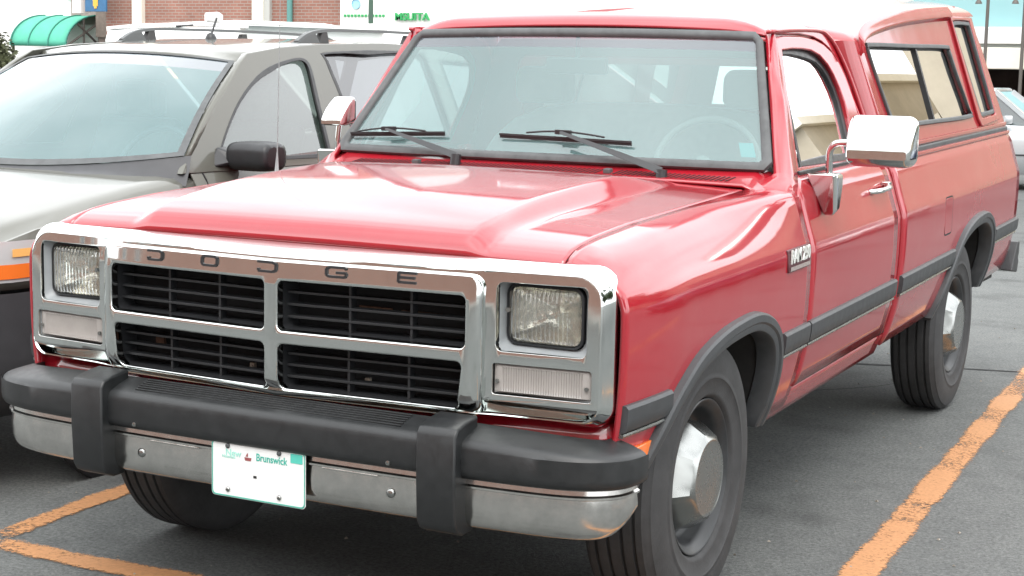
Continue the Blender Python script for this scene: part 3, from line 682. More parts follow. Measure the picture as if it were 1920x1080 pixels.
for s in (1, -1):
    cx, cz, y0 = .757, .917, .072
    hl = mk('headlight', loft([[(s*(p[0]), y0+.002, p[1]) for p in rrect(cx-.106, cx+.106, cz-.077, cz+.077, .028, 5)], [(s*p[0], y0-.012, p[1]) for p in rrect(cx-.106, cx+.106, cz-.077, cz+.077, .028, 5)], [(s*p[0], y0-.014, p[1]) for p in rrect(cx-.101, cx+.101, cz-.072, cz+.072, .026, 5)], [(s*p[0], y0, p[1]) for p in rrect(cx-.099, cx+.099, cz-.070, cz+.070, .025, 5)]], False, False, flip=(s > 0)), GRILLE, truck, 40, True)
    # reflector bowl
    lo = []
    for k, (sc2, dy) in enumerate(((1, 0), (.86, .022), (.66, .042), (.42, .056), (.2, .064), (.04, .066))):
        rr = .024*sc2; lo.append([(s*p[0], y0-.008+dy, p[1]) for p in rrect(cx-.098*sc2, cx+.098*sc2, cz-.069*sc2, cz+.069*sc2, max(.0015, rr), 5)])
    mk('reflector', loft(lo, False, True, flip=(s > 0)), REFL, hl, 50, True)
    mk('bulb', lathe([(.001, .0), (.012, .004), (.013, .02), (.010, .045)], 12, (0, 0, 0)), REFL, hl, 50).matrix_local = Matrix.Translation((s*cx, y0+.012, cz+RAKE*y0)) @ Matrix.Rotation(R(90), 4, 'Z')
    lo = []
    for sc2, dy in ((1, 0), (.9, -.008), (.7, -.0115), (.4, -.0135), (.02, -.0140)):
        lo.append([(s*p[0], y0-.012+dy, p[1]) for p in rrect(cx-.100*sc2, cx+.100*sc2, cz-.071*sc2, cz+.071*sc2, max(.001, .026*sc2), 5)])
    mk('lens', loft(lo, False, True, flip=(s < 0)), LENS, hl, 60, True)
    # recess walls (argent) between bezel and lamp
    fr_ = [(s*p[0], fy(p[0])+.010, p[1]) for p in rrect(.640, .886, .824, 1.002, .020, 5)]; bk = [(s*p[0], y0, p[1]) for p in rrect(cx-.108, cx+.108, cz-.079, cz+.079, .028, 5)]
    mk('headlight_bezel', loft([fr_, bk], False, False, flip=(s < 0)), ARGENT, hl, 40, True, flip=True)
    mk('adjuster_screw', tube([(s*.665, .045, .93), (s*.668, .03, .93)], .006, 8), STEEL, hl, 40, True)
    # turn signal: ribbed clear lens
    x0, x1, z0, z1 = .637, .895, .7195, .7925; V = []; nrib = 32
    us = [x0, x0+.012]+[x0+.022+(x1-x0-.044)*i/(2*nrib) for i in range(2*nrib+1)]+[x1-.012, x1]
    def sg(x, z):
        rib = 0
        if x0+.02 < x < x1-.02 and z0+.012 < z < z1-.012: rib = .004*(int(round((x-x0-.022)/((x1-x0-.044)/(2*nrib)))) % 2)
        edge = .006 if (x <= x0 or x >= x1 or z <= z0 or z >= z1) else 0
        return (s*x, fy(x)+.004+rib+edge, z)
    g = grid(sg, us, [z0, z0+.005, z0+.013, z1-.013, z1-.005, z1], flip=(s < 0))
    ts_ = mk('turn_signal', g, SIGLENS, truck, 30, True)
    for xx in (x0+.010, x1-.010): mk('lens_screw', tube([(s*xx, fy(xx)+.004, .75), (s*xx, fy(xx)-.001, .75)], .0055, 8), STEEL, ts_, 40, True)
    mk('signal_backing', box(*sorted((s*.63, s*.90)), .048, .055, .71, .80), ARGENT, ts_, None, True)
    # side marker
    mk('side_marker', side(loft([[(xs(.22, .57)+o, y, z) for y, z in rrect(.155, .262, .548, .588, .008, 3)] for o in (-.012, .010, .013)]), s), AMBER, truck, 40, True, bevel=.002)
# ---- red valance and radiator support under the grille
mk('front_valance', grid(lambda x, k: (x, [.12, .075, .055, .05, .07, .10][k]+.05*(abs(x)/.95)**4, [.675, .655, .62, .585, .55, .53][k]), lin(-.955, .955, 21), list(range(6)), True), RED, truck, 50, True, solid=.01)
# ---- front bumper
path = smooth_pts([(0, -.088), (.30, -.086), (.60, -.078), (.80, -.064), (.90, -.044), (.955, -.015), (.988, .022), (1.000, .062), (1.003, .095)], 6)
path = [(-x, y) for x, y in path[::-1][:-1]]+path
def zbm(x, z, py):
    a = abs(x)
    if z < .47: z += .060*min(1, max(0, (py+.03)/.125))**2*(.47-z)/.085
    if z > .6: z -= .022*a**4
    return z
def sweep_bumper(sec, x0, x1, endclose=True):
    P = [p for p in path if x0-1e-6 <= p[0] <= x1+1e-6]; loops = []
    for i, p in enumerate(path):
        if not (x0-1e-6 <= p[0] <= x1+1e-6): continue
        a = path[max(i-1, 0)]; b = path[min(i+1, len(path)-1)]; d = Vector((b[0]-a[0], b[1]-a[1])).normalized(); n = Vector((d.y, -d.x))
        loops.append([(p[0]+n.x*o, p[1]+n.y*o, zbm(p[0], z, p[1])) for o, z in sec])
    return loft(loops)
chs = [(-.015, .520), (0, .520), (.002, .506), (.0085, .502), (.0085, .497), (.001, .493), (.004, .46), (.003, .43), (-.002, .41), (-.012, .395), (-.030, .385), (-.06, .382), (-.06, .388), (-.03, .392), (-.02, .42), (-.015, .46)]
bumper = mk('front_bumper', sweep_bumper(chs, -1.04, 1.04), CHROME_DULL, truck, 40, True, flip=False, weld=True)
pad = [(-.068, .647), (-.02, .635), (.008, .626), (.0165, .622), (.0230, .616), (.0275, .607), (.0295, .596), (.030, .548), (.0285, .535), (.023, .526), (.014, .521), (-.01, .519), (-.068, .519)]
mk('bumper_pad', sweep_bumper(pad, -1.04, 1.04), BLACKPAD, bumper, 40, True, weld=True)
for k in range(6):       # anti-slip ribs moulded along the middle of the top
    o = -.058+k*.0112; z = interp([-.068, -.02, .008], [.647, .635, .626], o)+.0012
    mk('pad_rib', bar((-.43, -.0845-o, z), (.43, -.0845-o, z), .0050, .0046), BLACKPAD, bumper, None, True, bevel=.0015)
for s in (1, -1):
    lo = []
    for x, k in ((.505, .7), (.510, 1), (.612, 1), (.617, .7)):
        f = .006*(1-k)
        lo.append([(s*x, -.02, .666-f), (s*x, -.085, .660-f), (s*x, -.124+f, .650), (s*x, -.137+f, .632), (s*x, -.138+f, .52), (s*x, -.132+f, .41), (s*x, -.118+f, .388), (s*x, -.085, .372+f), (s*x, -.04, .372+f)])
    mk('overrider', loft(lo, flip=(s > 0)), BLACKPAD, bumper, 50, True, bevel=.006, bseg=3, weld=True)
    for x, z in ((s*.405, .452),): mk('bumper_bolt', lathe([(.001, -.012), (.008, -.011), (.013, -.007), (.014, 0)], 14), STEEL, bumper, 50).matrix_local = Matrix.Translation((x, -.083, z)) @ Matrix.Rotation(R(90), 4, 'Z')
    mk('pad_bolt', lathe([(.001, -.004), (.006, -.003), (.007, 0)], 10), STEEL, bumper, 50).matrix_local = Matrix.Translation((s*.41, -.112, .536)) @ Matrix.Rotation(R(90), 4, 'Z')
    for a, b in ((.20, .37),): mk('bumper_bead', bar((s*a, -.094, .494), (s*b, -.0925, .494), .006, .006), CHROME_DULL, bumper, None, True, bevel=.002)
# ---- license plate (part of the truck)
PY = -.104
pv = plate(rrect(-.150, .155, .377, .531, .012, 4), [], .003, .001); lp = mk('license_plate', ([(v[0], v[1]+PY, v[2]) for v in pv[0]], pv[1]), WHITE_PAINT, truck, None, True)
GREEN = mat('plate_green', (.05, .42, .33), .5); PALEG = mat('plate_pale_green', (.35, .72, .62), .5); DKR = mat('plate_dark_red', (.30, .08, .08), .5)
def pt(x, y, z): return (x, PY-.0022-z, y)
mk('plate_edge', (lambda v: ([(q[0], q[1]+PY-.0008, q[2]) for q in v[0]], v[1]))(plate(rrect(-.149, .154, .378, .530, .012, 4), [rrect(-.145, .150, .3825, .5255, .010, 4)], .003, .001)), mat('plate_rim_green', (.10, .38, .30), .5), lp, None, True)
text('plate_text', 'New', .026, PALEG, lp, lambda x, y, z: T(pt(x-.077, y+.499, z)), .0004, bold=.0002)
text('plate_text', 'Nouveau', .012, PALEG, lp, lambda x, y, z: T(pt(x-.092, y+.488, z)), .0004)
text('plate_text', 'Brunswick', .028, GREEN, lp, lambda x, y, z: T(pt(x+.047, y+.497, z)), .0004, bold=.0004, sx=.85)
text('plate_text', '-', .05, mat('plate_black', (.02, .02, .02), .5), lp, lambda x, y, z: T(pt(x-.006, y+.447, z)), .0005, bold=.001, sx=.7)
mk('ship_emblem', join(*[([pt(-.030+px, .49+pz, 0), pt(-.030+px2, .49+pz2, 0), pt(-.030+px3, .49+pz3, 0), pt(-.030+px4, .49+pz4, 0)], [(0, 1, 2, 3)]) for (px, pz, px2, pz2, px3, pz3, px4, pz4) in ((-.008, -.006, .010, -.006, .013, .003, -.011, .003), (-.007, .005, .001, .005, .001, .016, -.003, .012))]), DKR, lp, None, True)
mk('validation_sticker', (lambda v: ([(q[0], q[1]+PY-.002, q[2]) for q in v[0]], v[1]))(plate(rrect(.108, .146, .497, .522, .002, 2), [], .0012, .0002)), mat('sticker_green', (.10, .55, .45), .5), lp, None, True)
for x, z in ((-.095, .515), (.072, .515), (-.095, .396), (.072, .396)): mk('plate_bolt', lathe([(.001, -.0055), (.004, -.005), (.0068, -.003), (.007, 0)], 10), STEEL if z < .45 else GASKET, lp, 50).matrix_local = Matrix.Translation((x, PY-.0015, z)) @ Matrix.Rotation(R(90), 4, 'Z')
# ---- wheels
def tyre_profile():
    P = [(.224, -.085), (.232, -.098), (.26, -.108), (.30, -.112), (.335, -.109), (.365, -.102), (.381, -.094), (.389, -.084)]
    tw = .083; xs_ = []
    gro = [-.056, -.020, .020, .056]
    P.append((.3945, -tw+.004))
    for g in gro:
        P += [(.396, g-.0055), (.386, g-.0045), (.386, g+.0045), (.396, g+.0055)]
    P.append((.3945, tw-.004))
    P += [(.389, .084), (.383, .092), (.3795, .0945), (.3775, .099), (.365, .1035), (.335, .110), (.30, .113), (.292, .1125), (.289, .1145), (.283, .1145), (.28, .1115), (.26, .109), (.243, .103), (.239, .1035), (.232, .099), (.224, .086)]
    return P
def wheel(xo, yc, s, rear=False):
    c = (0, 0, 0)
    rimp = [(.224, -.09), (.205, -.08), (.19, -.06), (.19, .03), (.198, .055), (.200, .072), (.207, .080), (.219, .085), (.2235, .092), (.221, .0945), (.216, .093), (.212, .086), (.201, .080), (.195, .060), (.188, .034), (.178, .022), (.165, .018), (.15, .022), (.10, .022), (.001, .022)]
    w = mk('wheel', lathe(rimp, 72), RIM, truck, 45)
    w.location = (s*xo, yc, WRAD); w.rotation_euler = (R(11), 0, 0 if s > 0 else math.pi)
    mk('tyre', lathe(tyre_profile(), 96), TYRE, w, 40)
    # faceted stainless hub cap
    V, F = [], []; n = 12
    def ring(r, h, k, tw=0):
        return [(h, r*math.cos(2*math.pi*(i+tw)/k), r*math.sin(2*math.pi*(i+tw)/k)) for i in range(k)]
    o = .030 if not rear else .034
    base = []
    lo = []
    for i in range(10):        # flat-to-round facets
        pass
    K = 40; seg = 5
    def facet(r, h):
        out = []
        for i in range(K):
            j, t = divmod(i, seg); a0 = 2*math.pi*j*seg/K; a1 = 2*math.pi*(j+1)*seg/K
            p0 = np.array((math.cos(a0), math.sin(a0))); p1 = np.array((math.cos(a1), math.sin(a1))); q = p0+(p1-p0)*t/seg
            out.append((h, r*q[0], r*q[1]))
        return out
    def circ(r, h): return [(h, r*math.cos(2*math.pi*i/K), r*math.sin(2*math.pi*i/K)) for i in range(K)]
    loops = [circ(.157, o-.012), circ(.160, o+.0), facet(.166, o+.020), facet(.163, o+.030), facet(.128, o+.080), circ(.113, o+.088), circ(.109, o+.0905), circ(.105, o+.089), circ(.10, o+.0885), circ(.05, o+.0895), circ(.002, o+.090)]
    mk('hub_cap', loft(loops, False, True), STEEL, w, 18)
    mk('valve_stem', tube([(.04, .17, .02), (.075, .178, .022)], .005, 8), RUBBER, w, 40)
    return w
for s in (1, -1):
    wheel(.850 if s > 0 else .775, WF, s); wheel(.826, WR, s, True)
# ---- underbody: frame rails, axles, floor, engine shadow box
mk('chassis', join(box(-.45, -.37, .05, 5.2, .40, .53), box(.37, .45, .05, 5.2, .40, .53), box(-.80, .80, WF-.06, WF+.06, .30, .40), box(-.78, .78, WR-.07, WR+.07, .33, .46), box(-.5, .5, .14, 1.2, .38, .95), box(-.85, .85, 1.3, 2.62, .46, .52), box(-.88, .88, 2.7, 3.45, .50, .545), box(-.88, .88, 4.6, 5.1, .50, .545), box(-.30, .30, .5, 1.1, .26, .40), box(-.86, .86, .13, .16, .52, 1.0)), UNDER, truck, None)
# ---- mirrors
def mirror(s, small=False):
    m = empty('t')
    bpy.data.objects.remove(m)
    xb = .92
    # triangular folding bracket
    base = mk('door_mirror', side(loft([[(x, y, z) for x, y, z in ((.912, 1.665, 1.172), (.905, 1.80, 1.165), (.915, 1.80, 1.14), (.968, 1.74, 1.04), (.972, 1.69, 1.032))], [(1.012, y, z) for y, z in ((1.650, 1.175), (1.735, 1.172), (1.735, 1.14), (1.70, 1.045), (1.655, 1.035))], [(1.022, y, z) for y, z in ((1.662, 1.165), (1.725, 1.165), (1.725, 1.13), (1.70, 1.06), (1.662, 1.055))]]), s), CHROME, truck, None, True, bevel=.006, weld=True)
    arm = smooth_pts([(.985, 1.685, 1.165), (.985, 1.68, 1.215), (.99, 1.672, 1.25), (1.012, 1.662, 1.272), (1.05, 1.66, 1.276), (1.10, 1.665, 1.278)], 5)
    piv = Vector((.985, 1.68, 0))
    # head: rounded shell, convex towards the front
    lo = []
    H = [(0.0, 1.0, 1.0, 0), (-.015, 1.0, .99, 0), (-.040, .985, .86, -.010), (-.064, .96, .64, -.022), (-.084, .92, .38, -.034), (-.095, .86, .16, -.040)]
    cx, cz, hw2, hh2 = (.922, 1.322, .050, .052) if small else (1.158, 1.283, .110, .0825)
    for dy, a, b, sh in H:
        r0 = min(.030, hh2*b*.45)
        lo.append([(p[0]+.004*(1-a), 1.70+dy, p[1]+sh) for p in rrect(cx-hw2*a, cx+hw2*a, cz-hh2*b, cz+hh2*b, [r0, r0*1.2, r0*1.1, r0*.8], 6)])
    hv = loft(lo[::-1]); av = tube(arm, .0115, 10)
    gl = ([(p[0], 1.7015, p[1]) for p in rrect(cx-hw2*.93, cx+hw2*.93, cz-hh2*.9, cz+hh2*.9, .025, 6)], [tuple(range(28))[::-1]])
    def rot(vf): return vf
    if small: av = tube(smooth_pts([(.945, 1.69, 1.16), (.945, 1.688, 1.21), (.94, 1.69, 1.27)], 5), .0115, 10)
    mk('mirror_arm', side(rot(av), s), CHROME, base, 50, True)
    mk('mirror_housing', side(rot(hv), s), CHROME, base, 40, True, flip=True)
    mk('mirror_glass', side(rot(gl), s), mat('mirror_glass', (.9, .9, .9), .01, 1) if 'mirror_glass' not in bpy.data.materials else bpy.data.materials['mirror_glass'], base, None, True)
mirror(1); mirror(-1, True)
# ---- antenna, badge
ant = mk('antenna', tube([(-.835, 1.14, 1.105), (-.835, 1.14, 1.12), (-.84, 1.15, 1.2), (-.87, 1.21, 1.75)], [.016, .009, .0022, .0009], 8), mat('antenna_steel', (.25, .25, .25), .4, 1), truck, 40, True)
bx0, bx1, bz0, bz1 = 1.255, 1.475, .895, .965
def badge_pt(u, v, w): return (xs(1.35, .93)+.004+w, u, v)
bp = plate(rrect(bx0, bx1, bz0, bz1, .004, 3), [], .008, .002); badge = mk('fender_badge', ([(xs(1.35, v[2])-v[1]+.002, v[0], v[2]) for v in bp[0]], [q[::-1] for q in bp[1]]), mat('badge_maroon', (.08, .02, .025), .35), truck, 40, True)
BS = mat('badge_silver', (.78, .80, .76), .3, .3)
text('badge_lettering', 'RAM 250', .060, BS, badge, lambda x, y, z: T((xs(1.35, .94)+.0075+z, 1.367+x, .940+y)), .002, bold=.0009, sx=.84)
mk('badge_lower_strip', ([(xs(1.35, .905)+.0075, u, v) for u, v in ((bx0+.012, .899), (bx1-.01, .899), (bx1-.01, .912), (bx0+.012, .912))], [(0, 1, 2, 3)]), mat('badge_dull_silver', (.42, .36, .34), .4, .4, var=.3, vscale=120), badge, None, True)

# ================================================================== GROUND AND PAINTED LINES
def asphalt():
    m, t, b = newmat('asphalt')
    c = t.nodes.new('ShaderNodeTexCoord')
    def noise(sc, det=6, ro=.6):
        n = t.nodes.new('ShaderNodeTexNoise'); n.inputs['Scale'].default_value = sc; n.inputs['Detail'].default_value = det; n.inputs['Roughness'].default_value = ro
        t.links.new(c.outputs['Object'], n.inputs['Vector']); return n
    big = noise(.45, 6, .7); fine = noise(70, 4, .85); mid_ = noise(9, 6, .7)
    r = t.nodes.new('ShaderNodeValToRGB'); e = r.color_ramp.elements; e[0].position = .3; e[1].position = .72
    e[0].color = (.076, .081, .081, 1); e[1].color = (.148, .154, .150, 1)
    mx = t.nodes.new('ShaderNodeMath'); mx.operation = 'MULTIPLY_ADD'; mx.inputs[1].default_value = .5
    t.links.new(big.outputs['Fac'], mx.inputs[0]); 
    h2 = t.nodes.new('ShaderNodeMath'); h2.operation = 'MULTIPLY'; h2.inputs[1].default_value = .5; t.links.new(mid_.outputs['Fac'], h2.inputs[0]); t.links.new(h2.outputs[0], mx.inputs[2])
    t.links.new(mx.outputs[0], r.inputs[0])
    sp = t.nodes.new('ShaderNodeValToRGB'); s = sp.color_ramp.elements; s[0].position = .35; s[1].position = .70; s[0].color = (.45, .45, .45, 1); s[1].color = (1.6, 1.6, 1.57, 1)
    t.links.new(fine.outputs['Fac'], sp.inputs[0])
    mu = t.nodes.new('ShaderNodeMixRGB'); mu.blend_type = 'MULTIPLY'; mu.inputs[0].default_value = 1
    t.links.new(r.outputs[0], mu.inputs[1]); t.links.new(sp.outputs[0], mu.inputs[2])
    # oil stains
    oil = noise(1.7, 3, .5); ro = t.nodes.new('ShaderNodeValToRGB'); q = ro.color_ramp.elements; q[0].position = .57; q[1].position = .70; q[0].color = (1, 1, 1, 1); q[1].color = (.66, .66, .66, 1)
    t.links.new(oil.outputs['Fac'], ro.inputs[0]); m2 = t.nodes.new('ShaderNodeMixRGB'); m2.blend_type = 'MULTIPLY'; m2.inputs[0].default_value = 1
    t.links.new(mu.outputs[0], m2.inputs[1]); t.links.new(ro.outputs[0], m2.inputs[2]); t.links.new(m2.outputs[0], b.inputs['Base Color'])
    b.inputs['Roughness'].default_value = .82
    bp = t.nodes.new('ShaderNodeBump'); bp.inputs['Strength'].default_value = .6; bp.inputs['Distance'].default_value = .006
    t.links.new(fine.outputs['Fac'], bp.inputs['Height']); t.links.new(bp.outputs[0], b.inputs['Normal'])
    return m
ground = mk('ground', ([(-400, -300, 0), (400, -300, 0), (400, 500, 0), (-400, 500, 0)], [(0, 1, 2, 3)]), asphalt(), None, None)
ground['kind'] = 'structure'
def worn_paint(name, col, lo=.36, hi=.52, sc=34):
    m = bpy.data.materials.new(name); m.use_nodes = True; t = m.node_tree; b = t.nodes['Principled BSDF']; out = t.nodes['Material Output']
    b.inputs['Roughness'].default_value = .7
    c = t.nodes.new('ShaderNodeTexCoord'); n = t.nodes.new('ShaderNodeTexNoise'); n.inputs['Scale'].default_value = sc; n.inputs['Detail'].default_value = 8; n.inputs['Roughness'].default_value = .78
    t.links.new(c.outputs['Object'], n.inputs['Vector'])
    n2 = t.nodes.new('ShaderNodeTexNoise'); n2.inputs['Scale'].default_value = 3.0; n2.inputs['Detail'].default_value = 3; t.links.new(c.outputs['Object'], n2.inputs['Vector'])
    ad = t.nodes.new('ShaderNodeMath'); ad.operation = 'MULTIPLY_ADD'; ad.inputs[1].default_value = .45; t.links.new(n2.outputs['Fac'], ad.inputs[0]); 
    s_ = t.nodes.new('ShaderNodeMath'); s_.operation = 'MULTIPLY'; s_.inputs[1].default_value = .6; t.links.new(n.outputs['Fac'], s_.inputs[0]); t.links.new(s_.outputs[0], ad.inputs[2])
    # ragged edges: attribute 'edge' is 0 at the rim of the stripe and 1 inside
    at = t.nodes.new('ShaderNodeAttribute'); at.attribute_name = 'edge'
    a2 = t.nodes.new('ShaderNodeMath'); a2.operation = 'MULTIPLY_ADD'; a2.inputs[1].default_value = .22; a2.inputs[2].default_value = -.18; t.links.new(at.outputs['Fac'], a2.inputs[0])
    a3 = t.nodes.new('ShaderNodeMath'); a3.operation = 'ADD'; t.links.new(ad.outputs[0], a3.inputs[0]); t.links.new(a2.outputs[0], a3.inputs[1])
    r = t.nodes.new('ShaderNodeValToRGB'); r.color_ramp.elements[0].position = lo; r.color_ramp.elements[1].position = hi; t.links.new(a3.outputs[0], r.inputs[0])
    cr = t.nodes.new('ShaderNodeValToRGB'); cr.color_ramp.elements[0].position = .35; cr.color_ramp.elements[1].position = .7
    cr.color_ramp.elements[0].color = (*[x*.72 for x in col], 1); cr.color_ramp.elements[1].color = (*[min(1, x*1.1) for x in col], 1)
    t.links.new(n.outputs['Fac'], cr.inputs[0]); t.links.new(cr.outputs[0], b.inputs['Base Color'])
    tr = t.nodes.new('ShaderNodeBsdfTransparent'); mx = t.nodes.new('ShaderNodeMixShader')
    t.links.new(r.outputs[0], mx.inputs[0]); t.links.new(tr.outputs[0], mx.inputs[1]); t.links.new(b.outputs[0], mx.inputs[2]); t.links.new(mx.outputs[0], out.inputs[0])
    return m
ORANGE = worn_paint('worn_orange_line_paint', (.50, .245, .105), .46, .55, 75)
ORANGE2 = worn_paint('less_worn_orange_line_paint', (.50, .245, .105), .40, .50, 60)
def stripe(name, a, b, w, m, z=.004):
    a, b = Vector((*a, z)), Vector((*b, z)); d = (b-a).normalized(); s = Vector((-d.y, d.x, 0)); n = max(2, int((b-a).length/.25)); V = []; E = []
    rows = ((-w/2-.012, 0), (-w/2+.02, 1), (w/2-.02, 1), (w/2+.012, 0))
    for i in range(n+1):
        p = a+(b-a)*i/n
        for o, e in rows: V.append(tuple(p+s*o)); E.append(e if 0 < i < n else 0)
    F = [(i*4+j+1, i*4+j, (i+1)*4+j, (i+1)*4+j+1) for i in range(n) for j in range(3)]
    o = mk(name, (V, F), m, None, None, flip=True); at = o.data.attributes.new('edge', 'FLOAT', 'POINT'); at.data.foreach_set('value', [float(e) for e in E]); o['kind'] = 'structure'
    return o
stripe('parking_line', (1.36, -1.2), (1.055, 6.1), .125, ORANGE)
stripe('parking_line', (-1.27, .17), (-1.60, 6.6), .105, ORANGE2)
stripe('parking_line', (-1.33, .16), (1.36, .20), .11, ORANGE2, .0045)
stripe('parking_line', (3.95, -1.0), (3.65, 6.1), .12, ORANGE)
stripe('parking_line', (-3.85, .2), (-4.15, 6.6), .11, ORANGE2)
# tar joints and small debris
def crack(P, w=.012):
    P = smooth_pts(P, 8); V = []
    for i, p in enumerate(P):
        k = w*(.6+.8*random.random()); V += [(p[0], p[1]-k/2, .0025), (p[0], p[1]+k/2, .0025)]
    F = [(2*i, 2*i+2, 2*i+3, 2*i+1) for i in range(len(P)-1)]
    o = mk('pavement_crack', (V, F), DARK, None, None); o['kind'] = 'structure'
crack([(-1.5, 4.55), (-.5, 4.72), (.27, 4.93), (.6, 5.05), (1.0, 5.16), (1.6, 5.33), (2.4, 5.5), (3.4, 5.55)], .03)
crack([(.2, 4.0), (.5, 4.35), (.62, 4.7), (.75, 4.95)], .012)
crack([(1.9, .9), (2.15, 1.5), (2.0, 2.2), (2.3, 3.0), (2.2, 3.9)], .010)
crack([(-.9, -.6), (-.3, -.45), (.4, -.62), (1.0, -.5)], .009)
# grit and dead leaves lying about the bays
gr_ = random.Random(4); GV = []
for i in range(420):
    x, y = gr_.uniform(-2.2, 3.2), gr_.uniform(-.6, 7.0); r = gr_.uniform(.003, .009); a = gr_.random()*6.28
    GV.append(([(x+r*math.cos(a+k*2.1), y+r*math.sin(a+k*2.1), .002) for k in range(3)]+[(x, y, .002+r*.8)], [(0, 1, 3), (1, 2, 3), (2, 0, 3)]))
grit = mk('grit', join(*GV), mat('grit_stone', (.22, .20, .17), .9, var=.6, vscale=3), None, None); grit['kind'] = 'stuff'
tag(grit, 'loose grit and crumbs scattered over the asphalt', 'grit')

# ================================================================== PEWTER SUV (left)
suv = empty('parked_suv', (-2.42, 0, 0))
tag(suv, 'pewter grey SUV with roof rails and black mirror, parked beside the red pickup', 'SUV')
PEWTER = paint('pewter_paint', (.118, .119, .102), dirt=.08, dirtcol=(.22, .21, .18), flake=.1, ior=1.4)
CLAD = mat('dark_grey_cladding', (.045, .046, .05), .5, var=.15, vscale=10)
SUVGLASS = glass('suv_windshield_glass', (.66, .90, .90), 1.5, .22, (.26, .52, .54))
SUVSIDE = glass('suv_side_glass', (.40, .48, .45), 2.2, .12, (.30, .42, .38))
PRIV = glass('suv_privacy_glass', (.10, .11, .12), 1.8, .10, (.35, .36, .40))
def hoodc(y): return interp([.34, .42, .55, .75, 1.0, 1.3, 1.65], [.80, .87, .935, .985, 1.03, 1.075, 1.115], y)
def wsuv(y): return interp([.32, .38, .46, .60, .9, 1.5, 3, 4.6, 5.05, 5.15], [.60, .72, .80, .855, .885, .90, .905, .89, .84, .78], y)
ysl = [.34, .38, .44, .52, .62, .75, .9, 1.1, 1.3, 1.5, 1.62]
def suvtop(y, k):
    w = wsuv(y); c = hoodc(y)
    P = [(w, .735), (w*1.0, .80), (w*.985, .86), (w*.965, min(c-.05, .93+.02*(y-.5))), (w*.93, c-.055), (w*.885, c-.032), (w*.82, c-.022), (w*.6, c-.008), (w*.3, c), (0, c+.004)]
    return (P[k][0], y, max(P[k][1], .735))
gfr = grid(suvtop, ysl, list(range(10)))
hoodo = mk('front_body', join(gfr, mirx(gfr)), PEWTER, suv, 50, solid=.01, weld=True)
